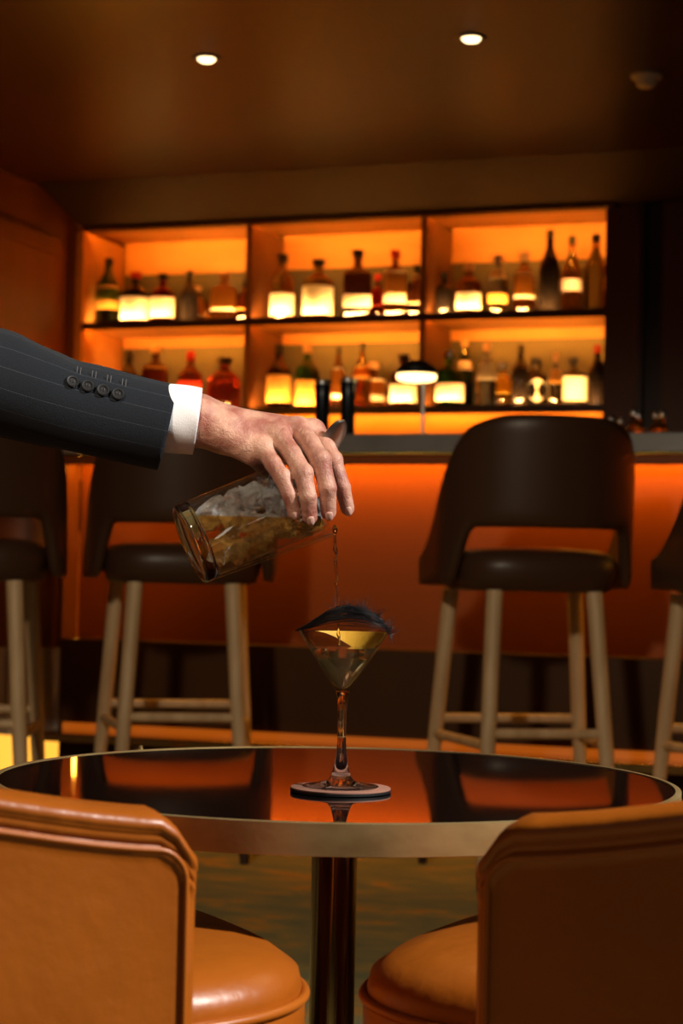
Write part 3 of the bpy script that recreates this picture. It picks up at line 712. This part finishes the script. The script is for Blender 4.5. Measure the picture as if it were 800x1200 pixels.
# ------------------------------------------------------------------ tub chairs
def make_tub(words):
    t = thing('tub_chair', words, 'armchair', (0, 0, 0), 0, 'tan leather tub chairs at the cocktail table')
    W = .285; YE = .14; YBk = -.12; B0 = .16
    # path of wall centreline (front right end -> round the back -> front left end)
    path = []
    m_ = 16
    for k in range(m_+1): path.append(Vector((W, lerp(YE, YBk, k/m_))))
    for k in range(1, 33): a = math.pi*k/32; path.append(Vector((W*math.cos(a), YBk-.22*math.sin(a))))
    for k in range(1, m_+1): path.append(Vector((-W, lerp(YBk, YE, k/m_))))
    d = [0]
    for a, b in zip(path, path[1:]): d.append(d[-1]+(b-a).length)
    Lt = d[-1]
    def top(s_):
        e = min(s_, Lt-s_); z = .565+.035*sstep(0, .28, e)+.04*sstep(.25, .5, e)
        return z-.030*(1-sstep(0, .032, e))
    pf = [(.030, -9), (.030, -.30), (.030, -.15), (.030, -.035), (.0305, -.028), (.0325, -.0255), (.0325, -.0225), (.0305, -.0205), (.0325, -.0185), (.0332, -.0155), (.0322, -.0125), (.0352, -.0095), (.0360, -.0055), (.0315, -.0005), (.018, .003), (0, .004),
          (-.020, .001), (-.033, -.010), (-.035, -.025), (-.030, -.06), (-.030, -.20), (-.030, -9)]
    # finer sampling near the ends
    ss = [0, .0015, .004, .008, .014, .022, .034, .05, .08]; mid = list(np.linspace(.11, Lt-.11, 70)); ss = ss+mid+[Lt-x for x in ss[::-1]]
    def pt(s_):
        s_ = min(max(s_, 0), Lt); i = max(0, min(len(path)-2, int(np.searchsorted(d, s_))-1)); f = (s_-d[i])/(d[i+1]-d[i])
        p = lerp(path[i], path[i+1], f)
        tg = (pt2(min(s_+.01, Lt))-pt2(max(s_-.01, 0))).normalized(); return p, Vector((-tg.y, tg.x))
    def pt2(s_):
        i = max(0, min(len(path)-2, int(np.searchsorted(d, s_))-1)); f = (s_-d[i])/(d[i+1]-d[i]); return lerp(path[i], path[i+1], f)
    vs = []; n = len(pf)
    for s_ in ss:
        p, nr = pt(s_)
        if nr.dot(p-Vector((0, -.05))) < 0: nr = -nr
        e = min(s_, Lt-s_); sc = math.sqrt(max(0, 1-(1-min(1, e/.014))**2))*.55+.45
        for o_, z in pf:
            zz = B0 if z == -9 else top(s_)+z
            vs.append((p.x+nr.x*o_*sc, p.y+nr.y*o_*sc, zz))
    fs = [(i*n+k, i*n+k+1, (i+1)*n+k+1, (i+1)*n+k) for i in range(len(ss)-1) for k in range(n-1)]
    fs += [(i*n+n-1, i*n, (i+1)*n, (i+1)*n+n-1) for i in range(len(ss)-1)]+[tuple(range(n)), tuple((len(ss)-1)*n+k for k in range(n))[::-1]]
    sh_ = MB().add(vs, fs).build('shell', M_tan, t, angle=70)
    # piping round the outer panel
    pp = []
    def opt(s_, z, o_=.0315):
        p, nr = pt(s_)
        if nr.dot(p-Vector((0, -.05))) < 0: nr = -nr
        return Vector((p.x+nr.x*o_, p.y+nr.y*o_, z))
    e0 = .013; rc_ = .024; PZ = .024
    for z in np.linspace(B0+.004, top(e0+rc_)-PZ-rc_, 8): pp.append(opt(e0, z))
    for k in range(1, 8): a = math.pi/2*k/8; pp.append(opt(e0+rc_*(1-math.cos(a)), top(e0+rc_)-PZ-rc_*(1-math.sin(a))))
    for s_ in np.linspace(e0+rc_, Lt-e0-rc_, 70): pp.append(opt(s_, top(s_)-PZ))
    for k in range(1, 8): a = math.pi/2*(1-k/8); pp.append(opt(Lt-e0-rc_*(1-math.cos(a)), top(e0+rc_)-PZ-rc_*(1-math.sin(a))))
    for z in np.linspace(top(e0+rc_)-PZ-rc_, B0+.004, 8): pp.append(opt(Lt-e0, z))
    MB().tube(pp, .0022, 10).build('piping', M_tanpipe, sh_, angle=180)
    # seat cushion
    n = 72; SW = .225; y0, y1 = -.20, .335
    def ring(q, z):
        out = []
        for x, y in xsec(1, 3.2, n):
            yy = (y0+y1)/2+y*(y1-y0)/2*q; wv = SW+(.012 if yy > .14 else 0)
            out.append((x*wv*q, yy, z))
        return out
    prof = [(.90, .300), (.955, .304), (.975, .320), (.985, .36), (.985, .383), (.972, .391), (.975, .398), (.965, .410), (.90, .423), (.80, .430), (.62, .435), (.40, .438), (.2, .4395), (.01, .440)]
    vs = []
    for q, z in prof: vs += ring(q, z)
    fs = [(j*n+k, j*n+(k+1) % n, (j+1)*n+(k+1) % n, (j+1)*n+k) for j in range(len(prof)-1) for k in range(n)]+[tuple(range(n))[::-1], tuple((len(prof)-1)*n+k for k in range(n))]
    cu_ = MB().add(vs, fs).build('seat_cushion', M_tan, t, angle=180)
    MB().tube([Vector(p) for p in ring(.985, .391)], .0042, 10, closed=True).build('seat_piping', M_tanpipe, cu_, angle=180)
    MB().lathe([(0, .155), (.20, .155), (.21, .165), (.21, .299), (0, .299)], 48).build('seat_base', M_tan, t)
    for x in (-.2, .2):
        for y in (-.18, .15):
            MB().tube([(x, y, .165), (x*1.1, y*1.1, 0)], [.018, .012], 14).build('leg', M_darkedge, t)
    return t
ch = make_tub('tan leather tub chair in the left foreground, brightly lit')
def place_tub(o, A, h, side):
    rz = YAW-h; o.rotation_euler = (0, 0, rz)
    lx_, ly_ = (.285+.0)*side, .14
    wx = math.cos(rz)*lx_-math.sin(rz)*ly_; wy = math.sin(rz)*lx_+math.cos(rz)*ly_
    o.location = (A.x-wx, A.y-wy, 0)
place_tub(ch, F(-.108, 1.375), R(62), 1)
ch2 = dup(ch, (0, 0, 0), 0, 'leather tub chair in the right foreground with its side in deep shadow')
place_tub(ch2, F(.112, 1.375), R(-62), -1)

# ------------------------------------------------------------------ ceiling fittings
def downlight(px, py, words):
    q = PH(px, py, CEIL)
    t = thing('downlight', words, 'ceiling light', (q.x, q.y, CEIL), 0, 'recessed ceiling downlights')
    MB().lathe([(.030, -.001), (.046, -.001), (.048, -.004), (.044, -.007), (.031, -.005)], 40, closed=True).build('bezel', M_darkedge, t)
    MB().lathe([(0, -.012), (.022, -.011), (.028, -.004), (.029, -.0005), (0, -.0004)], 32).build('lens', mat('downlight glow', (1, 1, 1), emit=(1, .72, .36), es=5), t)
downlight(242, 68, 'small glowing recessed downlight, left one of two in the ceiling')
downlight(552, 44, 'small glowing recessed downlight, right one of two in the ceiling')
q = PH(757, 88, CEIL)
sd_ = thing('smoke_detector', 'pale round smoke detector on the dark ceiling at upper right', 'smoke detector', (q.x, q.y, CEIL))
md = mat('off white plastic', (.85, .78, .66), .5)
MB().lathe([(0, -.012), (.047, -.012), (.05, -.009), (.05, -.0005), (0, -.0005)], 40).build('base', md, sd_)
MB().lathe([(0, -.042), (.020, -.041), (.030, -.034), (.034, -.0125), (0, -.0125)], 40).build('sensor_dome', md, sd_)

# ------------------------------------------------------------------ person: arm, cuff, hand
O = P(300, 540, 1.93); SC = FPX/1.93
BM = Matrix(((RT.x, CU.x, FW.x, O.x), (RT.y, CU.y, FW.y, O.y), (RT.z, CU.z, FW.z, O.z), (0, 0, 0, 1)))
def hp(px, py, dz): return Vector(((px-300)/SC, -(py-540)/SC, dz))
per = tag(bpy.data.objects.new('person', None), 'person in dark pinstripe suit jacket reaching in from the left, pouring from a mixing glass', 'person'); C.objects.link(per); per.matrix_world = BM

def surface_net(f, org, h):
    ins = f < 0
    nx, ny, nz = f.shape
    acc = np.zeros((nx-1, ny-1, nz-1, 3)); cnt = np.zeros((nx-1, ny-1, nz-1))
    idx = np.indices((nx-1, ny-1, nz-1)).transpose(1, 2, 3, 0)
    corners = [(i, j, k) for i in (0, 1) for j in (0, 1) for k in (0, 1)]
    sub = lambda c: f[c[0]:nx-1+c[0], c[1]:ny-1+c[1], c[2]:nz-1+c[2]]
    for a in corners:
        for ax_ in range(3):
            if a[ax_] == 0:
                b = list(a); b[ax_] = 1; fa, fb_ = sub(a), sub(b)
                cr = (fa < 0) != (fb_ < 0); t = np.where(cr, fa/(fa-fb_+1e-12*(fa == fb_)), 0)
                p = np.array(a, float)[None, None, None, :]*np.ones(fa.shape+(1,)); p[..., ax_] += t
                acc += p*cr[..., None]; cnt += cr
    act = cnt > 0; vid = -np.ones(act.shape, int); vid[act] = np.arange(act.sum())
    vs = (acc[act]/cnt[act][:, None]+idx[act])*h+np.array(org)
    faces = []
    for ax_ in range(3):
        o1, o2 = [(1, 2), (2, 0), (0, 1)][ax_]
        sl0 = [slice(None)]*3; sl1 = [slice(None)]*3; sl0[ax_] = slice(0, -1); sl1[ax_] = slice(1, None)
        a = ins[tuple(sl0)]; b = ins[tuple(sl1)]; E = np.argwhere(a != b)
        ok = (E[:, o1] > 0) & (E[:, o2] > 0) & (E[:, o1] < f.shape[o1]-1) & (E[:, o2] < f.shape[o2]-1); E = E[ok]
        fl = a[tuple(E.T)]
        def g(d1, d2): q = E.copy(); q[:, o1] -= d1; q[:, o2] -= d2; return vid[tuple(q.T)]
        q = np.stack([g(0, 0), g(1, 0), g(1, 1), g(0, 1)], 1)
        q[~fl] = q[~fl][:, ::-1]; faces.append(q)
    return vs, np.concatenate(faces)
def hand_mesh():
    chains = {  # px, py, dz, radius in metres
     'pinky': [(309, 526, -.022, .0098), (322, 545, -.040, .0088), (333, 561, -.049, .0087), (341, 581, -.053, .0076), (346, 601, -.049, .0068)],
     'ring': [(327, 511, -.013, .0108), (343, 533, -.036, .0095), (356, 556, -.0495, .0097), (362, 583, -.055, .0085), (364, 606, -.049, .0076)],
     'middle': [(350, 503, .000, .0112), (364, 521, -.024, .0099), (376, 541, -.040, .0102), (384, 572, -.045, .0090), (385, 600, -.036, .0080)],
     'index': [(367, 504, .018, .0108), (381, 521, .004, .0096), (390, 540, -.008, .0094), (401, 571, -.014, .0082), (407, 596, -.010, .0072)],
     'thumb': [(288, 520, .030, .0145), (312, 545, .050, .0125), (334, 568, .056, .0105), (350, 592, .054, .0088)]}
    h = .00125; lo = np.array([-.115, -.075, -.075]); hi = np.array([.110, .075, .080])
    nsh = ((hi-lo)/h).astype(int)
    X, Y, Z = np.meshgrid(*[lo[i]+h*np.arange(nsh[i]) for i in range(3)], indexing='ij')
    X = X.astype(np.float32); Y = Y.astype(np.float32); Z = Z.astype(np.float32)
    def cap(a, b, ra, rb, fl=None):
        a = np.array(a); b = np.array(b); ab = b-a; L2 = (ab**2).sum()+1e-12
        px, py_, pz = X-a[0], Y-a[1], Z-a[2]
        t = np.clip((px*ab[0]+py_*ab[1]+pz*ab[2])/L2, 0, 1)
        return np.sqrt((px-t*ab[0])**2+(py_-t*ab[1])**2+(pz-t*ab[2])**2)-(ra+(rb-ra)*t)
    def smin(a, b, k): hh = np.clip(.5+.5*(b-a)/k, 0, 1); return b+(a-b)*hh-k*hh*(1-hh)
    H = lambda q: tuple(hp(q[0], q[1], q[2]))
    palm = None
    def addp(d, k):
        nonlocal palm
        palm = d if palm is None else smin(palm, d, k)
    # forearm and wrist (oval: two parallel cores)
    for dz in (-.006, .007):
        addp(cap(H((180, 482, dz)), H((232, 493, dz)), .0262, .0255), .006)
        addp(cap(H((232, 493, dz)), H((262, 502, dz)), .0255, .0205), .008)
    wr = [(248, 499, -.012), (250, 494, -.004), (252, 491, .004), (254, 491, .014)]
    mc = [chains[k][0] for k in ('pinky', 'ring', 'middle', 'index')]
    for q, m_, r0 in zip(wr, mc, (.0145, .0140, .0140, .0140)): addp(cap(H(q), H(m_[:3]), r0, m_[3]*.98), .010)
    addp(cap(H((262, 510, -.014)), H((296, 533, -.020)), .0165, .0115), .012)     # edge of the hand
    addp(cap(H((262, 512, .006)), H((305, 530, .008)), .016, .012), .014)         # palm
    addp(cap(H((256, 505, .018)), H((290, 520, .030)), .016, .0145), .012)
    addp(cap(H((238, 481, -.018)), H((243, 485, -.018)), .0085, .0075), .008)     # wrist bone
    for m_ in mc: addp(cap(H((m_[0]-2, m_[1]-3, m_[2]-.002)), H((m_[0]+1, m_[1]-1, m_[2]-.003)), m_[3]*.92, m_[3]*.9), .005)   # knuckles
    # tendons
    for q, m_ in zip(wr, mc):
        a = Vector(H((q[0]+14, q[1]-11, q[2]-.003))); b = Vector(H((m_[0]-4, m_[1]-9, m_[2]-.003)))
        addp(cap(a, b, .0022, .0030), .004)
    body = palm
    for nm, c in chains.items():
        fd = None
        for a, b in zip(c, c[1:]):
            q = cap(H(a[:3]), H(b[:3]), a[3], b[3]); fd = q if fd is None else smin(fd, q, .0025)
        if nm != 'thumb':   # middle and end joints swell slightly
            for j, k in ((2, .95),):
                a = c[j]; fd = smin(fd, cap(H(a[:3]), tuple(Vector(H(a[:3]))+Vector((.0015, .0012, -.001))), a[3]*k, a[3]*k*.9), .004)
        root = smin(palm, fd, .006); body = np.minimum(body, root)
    # veins
    vs, fs = surface_net(body, lo, h)
    me = bpy.data.meshes.new('hand'); me.from_pydata(vs.tolist(), [], fs.tolist()); me.update()
    bm = bmesh.new(); bm.from_mesh(me)
    # keep largest island
    bm.verts.ensure_lookup_table()
    for _ in range(2): bmesh.ops.smooth_vert(bm, verts=bm.verts, factor=.5, use_axis_x=True, use_axis_y=True, use_axis_z=True)
    bmesh.ops.recalc_face_normals(bm, faces=bm.faces); bm.to_mesh(me); bm.free()
    return me, chains
me, chains = hand_mesh()
def skin():
    m = mat('skin', (.62, .33, .24), .42, sss=.25, spec=.45); nt = m.node_tree; N = nt.nodes.new; L = nt.links.new; b = nt.nodes['Principled BSDF']
    tc_ = N('ShaderNodeTexCoord')
    n = N('ShaderNodeTexNoise'); n.inputs['Scale'].default_value = 38; n.inputs['Detail'].default_value = 5
    r = N('ShaderNodeValToRGB'); e = r.color_ramp.elements; e[0].position = .36; e[0].color = (.36, .13, .095, 1); e[1].position = .60; e[1].color = (.60, .33, .24, 1)
    L(tc_.outputs['Object'], n.inputs[0]); L(n.outputs[0], r.inputs[0]); L(r.outputs[0], b.inputs['Base Color'])
    n1 = N('ShaderNodeTexNoise'); n1.inputs['Scale'].default_value = 170; n1.inputs['Detail'].default_value = 6; n1.inputs['Roughness'].default_value = .65
    v = N('ShaderNodeTexVoronoi'); v.inputs['Scale'].default_value = 620
    mx_ = N('ShaderNodeMath'); mx_.operation = 'MULTIPLY_ADD'; mx_.inputs[1].default_value = .25
    bp_ = N('ShaderNodeBump'); bp_.inputs['Distance'].default_value = .0016; bp_.inputs['Strength'].default_value = .7; n3 = N('ShaderNodeTexNoise'); n3.inputs['Scale'].default_value = 62; n3.inputs['Detail'].default_value = 3; n3.inputs['Distortion'].default_value = 1.2; L(tc_.outputs['Object'], n3.inputs[0]); b3 = N('ShaderNodeBump'); b3.inputs['Distance'].default_value = .0024; b3.inputs['Strength'].default_value = .6; L(n3.outputs[0], b3.inputs['Height']); L(b3.outputs[0], bp_.inputs['Normal'])
    L(tc_.outputs['Object'], n1.inputs[0]); L(tc_.outputs['Object'], v.inputs[0]); L(v.outputs['Distance'], mx_.inputs[0]); L(n1.outputs[0], mx_.inputs[2]); L(mx_.outputs[0], bp_.inputs['Height']); L(bp_.outputs[0], b.inputs['Normal'])
    return m
hand = link('hand', me, skin(), per, True, 180)
M_nail = mat('fingernail', (.62, .36, .29), .32, spec=.5)
for nm in ('pinky', 'ring', 'middle', 'index'):
    a, b = [hp(*q[:3]) for q in chains[nm][-2:]]; r_ = chains[nm][-1][3]
    dv = (b-a).normalized(); out = Vector((.10, -.05, -1)); out = (out-dv*out.dot(dv)).normalized(); sdv = dv.cross(out)
    c = b+dv*r_*.30+out*r_*.90; dv2 = (dv-out*.30).normalized(); o2 = sdv.cross(dv2).normalized()
    if o2.dot(out) < 0: o2 = -o2
    vs = []; nn = 20
    for ringf, hgt in ((1.0, -.0004), (.95, .0004), (.6, .0011), (.0, .0014)):
        for k in range(nn):
            t_ = 2*math.pi*k/nn; cx_, sy_ = math.cos(t_), math.sin(t_)
            xx = math.copysign(abs(cx_)**.7, cx_)*r_*.52*ringf; yy = math.copysign(abs(sy_)**.8, sy_)*r_*.72*ringf
            vs.append(c+sdv*xx+dv2*yy+o2*(hgt-.35*xx*xx/r_))
    fs = [(j*nn+k, j*nn+(k+1) % nn, (j+1)*nn+(k+1) % nn, (j+1)*nn+k) for j in range(3) for k in range(nn)]+[tuple(range(nn))[::-1]]
    MB().add(vs, fs).build('fingernail', M_nail, hand, angle=180)

def sleeve_tube(name, ctrl, m, thick=.002, inset=0, nU=96, wr=None, vn=80):
    """ctrl: (px, py, dz, radius along image, radius in depth); oval tube with folds"""
    c = [(hp(*q[:3]), q[3], q[4]) for q in ctrl]
    cum = [0]
    for a, b in zip(c, c[1:]): cum.append(cum[-1]+(b[0]-a[0]).length)
    def smp(t):
        out = []
        for comp in range(5):
            vals = [(*q[0], q[1], q[2])[comp] for q in c]
            out.append(cub(cum, vals, t*cum[-1]))
        return Vector(out[:3]), out[3], out[4]
    vs = []; uv = []; rows = vn
    for i in range(rows+1):
        t = i/rows; p, ra, rb = smp(t); p2, _, _ = smp(min(1, t+.01)); p1, _, _ = smp(max(0, t-.01))
        tg = (p2-p1).normalized(); zz = Vector((0, 0, 1)); n1 = (zz-tg*zz.dot(tg)).normalized(); n2 = tg.cross(n1)
        if n2.y < 0: n2 = -n2
        for k in range(nU):
            a = 2*math.pi*k/nU; f = 1
            if wr: f += wr(t, a)
            vs.append(p+n2*ra*f*math.cos(a)+n1*rb*f*math.sin(a)*1.0); uv.append((k/nU, t*cum[-1]))
    fs = [(i*nU+k, i*nU+(k+1) % nU, (i+1)*nU+(k+1) % nU, (i+1)*nU+k) for i in range(rows) for k in range(nU)]
    if name == 'jacket_sleeve': fs.append(tuple(range(nU))[::-1])
    me = pyd(vs, fs, uv); o = link(name, me, m, per, True, 60)
    s = o.modifiers.new('solid', 'SOLIDIFY'); s.thickness = thick; s.offset = -1
    return o, smp
def cub(xs, ys, x):
    i = max(0, min(len(xs)-2, int(np.searchsorted(xs, x))-1)); h_ = xs[i+1]-xs[i]; t = (x-xs[i])/h_
    def sl(j):
        if j == 0: return (ys[1]-ys[0])/(xs[1]-xs[0])
        if j == len(xs)-1: return (ys[-1]-ys[-2])/(xs[-1]-xs[-2])
        return (ys[j+1]-ys[j-1])/(xs[j+1]-xs[j-1])
    a, b = sl(i)*h_, sl(i+1)*h_
    return ys[i]*(2*t**3-3*t*t+1)+a*(t**3-2*t*t+t)+ys[i+1]*(-2*t**3+3*t*t)+b*(t**3-t*t)
def suit():
    m = mat('charcoal pinstripe wool', (.014, .016, .020), .9, spec=.12, sheen=.06); nt = m.node_tree; N = nt.nodes.new; L = nt.links.new; b = nt.nodes['Principled BSDF']
    u = N('ShaderNodeUVMap'); sp_ = N('ShaderNodeSeparateXYZ'); L(u.outputs[0], sp_.inputs[0])
    m1 = N('ShaderNodeMath'); m1.operation = 'MULTIPLY'; m1.inputs[1].default_value = 15; L(sp_.outputs[0], m1.inputs[0])
    m2 = N('ShaderNodeMath'); m2.operation = 'FRACT'; L(m1.outputs[0], m2.inputs[0])
    m3 = N('ShaderNodeMath'); m3.operation = 'LESS_THAN'; m3.inputs[1].default_value = .03; L(m2.outputs[0], m3.inputs[0])
    n = N('ShaderNodeTexNoise'); n.inputs['Scale'].default_value = 420; n.inputs['Detail'].default_value = 3
    tc_ = N('ShaderNodeTexCoord'); L(tc_.outputs['Object'], n.inputs[0])
    m4 = N('ShaderNodeMath'); m4.operation = 'MULTIPLY'; L(m3.outputs[0], m4.inputs[0]); L(n.outputs[0], m4.inputs[1])
    mxn = N('ShaderNodeMix'); mxn.data_type = 'RGBA'; mxn.inputs[6].default_value = (.006, .008, .012, 1); mxn.inputs[7].default_value = (.05, .058, .072, 1)
    n2 = N('ShaderNodeTexNoise'); n2.inputs['Scale'].default_value = 900; L(tc_.outputs['Object'], n2.inputs[0])
    ad = N('ShaderNodeMath'); ad.operation = 'MULTIPLY_ADD'; ad.inputs[1].default_value = .22; L(n2.outputs[0], ad.inputs[0]); L(m4.outputs[0], ad.inputs[2])
    L(ad.outputs[0], mxn.inputs[0]); L(mxn.outputs[2], b.inputs['Base Color'])
    bp_ = N('ShaderNodeBump'); bp_.inputs['Distance'].default_value = .0006; L(n2.outputs[0], bp_.inputs['Height']); L(bp_.outputs[0], b.inputs['Normal'])
    return m
def folds(t, a):
    return -.055*math.exp(-((t-.83)/.028)**2)*max(0, math.cos(a))+.05*math.exp(-((t-.72)/.03)**2)*max(0, math.cos(a-.3))+.028*math.sin(9*t+2.2*math.sin(a)+1)*sstep(.05, .3, t)*(1-.7*sstep(.85, 1, t))+.018*math.sin(23*t+3*a+1.5*math.sin(2*a))*(1-sstep(.8, 1, t))+.012*math.sin(2*a+14*t)
ctrl = [(-420, 250, -.16, .072, .078), (-330, 320, -.13, .066, .072), (-220, 385, -.10, .060, .066), (-100, 422, -.06, .056, .060), (0, 450, -.030, .0515, .054), (60, 468, -.018, .0480, .050), (120, 484, -.008, .0455, .047), (195, 501, .002, .0447, .046)]
sl_, smp = sleeve_tube('jacket_sleeve', ctrl, suit(), .0025, wr=folds, vn=150)
cf_, _ = sleeve_tube('shirt_cuff', [(170, 485, -.001, .0335, .041), (190, 489, 0, .0345, .041), (210, 491, .001, .0350, .0405), (231, 494, .003, .0345, .0395)], mat('white cotton', (.80, .80, .84), .8, bump=(700, .0003)), .0018, wr=lambda t, a: .02*math.sin(2*a+3*t)+.008*math.sin(5*a+9*t), vn=30)
# seam line of the cuff edge
# buttons with thread and worked buttonholes on the sleeve
dep = None
def on_sleeve(px, py):
    """nearest surface of the sleeve under a point seen from the front"""
    best = None; t_ = hp(px, py, 0)
    for v in sl_.data.vertices:
        if v.co.z < 0.02:
            d2 = (v.co.x-t_.x)**2+(v.co.y-t_.y)**2
            if v.co.z < .01 and (best is None or d2 < best[0]): best = (d2, v.co.copy(), v.normal.copy())
    q = best[1]; n_ = best[2]
    if n_.z > 0: n_ = -n_
    return q, n_
M_btn = mat('black horn button', (.012, .012, .013), .42, spec=.3)
M_thr = mat('grey thread', (.10, .10, .11), .8)
for i, (px, py) in enumerate([(95, 453), (112, 457), (128, 462), (144, 467)]):
    q, n_ = on_sleeve(px, py); e1 = n_.orthogonal().normalized(); e2 = n_.cross(e1)
    q = q+n_*.0012
    vs = []; prof = [(.0001, .0012), (.0040, .0012), (.0046, .0022), (.0060, .0024), (.0066, .0016), (.0066, .0002), (.0001, 0)]
    for r_, z in prof:
        for k in range(28): a = 2*math.pi*k/28; vs.append(q+e1*r_*math.cos(a)+e2*r_*math.sin(a)+n_*z)
    fs = [(j*28+k, j*28+(k+1) % 28, (j+1)*28+(k+1) % 28, (j+1)*28+k) for j in range(len(prof)-1) for k in range(28)]
    cb_ = MB().add(vs, fs).build('cuff_button', M_btn, sl_, angle=25)
    sx = Vector((1, -.26, 0)).normalized(); th_ = MB()
    for k in (-1, 1):
        th_.tube([q+n_*.0018+sx*.0014*k-Vector((0, .0012, 0)), q+n_*.0026+sx*.0014*k, q+n_*.0018+sx*.0014*k+Vector((0, .0012, 0))], .0003, 6)
    th_.build('button_thread', M_thr, sl_)
    bh = MB(); q2, n2_ = on_sleeve(px+5, py-13)
    q2 = q2+n2_*.0003
    for k in (-1, 1):
        bh.tube([q2+sx*.0018*k+Vector((.0006, .0055, .0)), q2+sx*.0018*k+Vector((0, 0, -.0004)), q2+sx*.0018*k-Vector((.0006, .0055, 0))], .0005, 6)
    bh.build('buttonhole', M_thr, sl_)
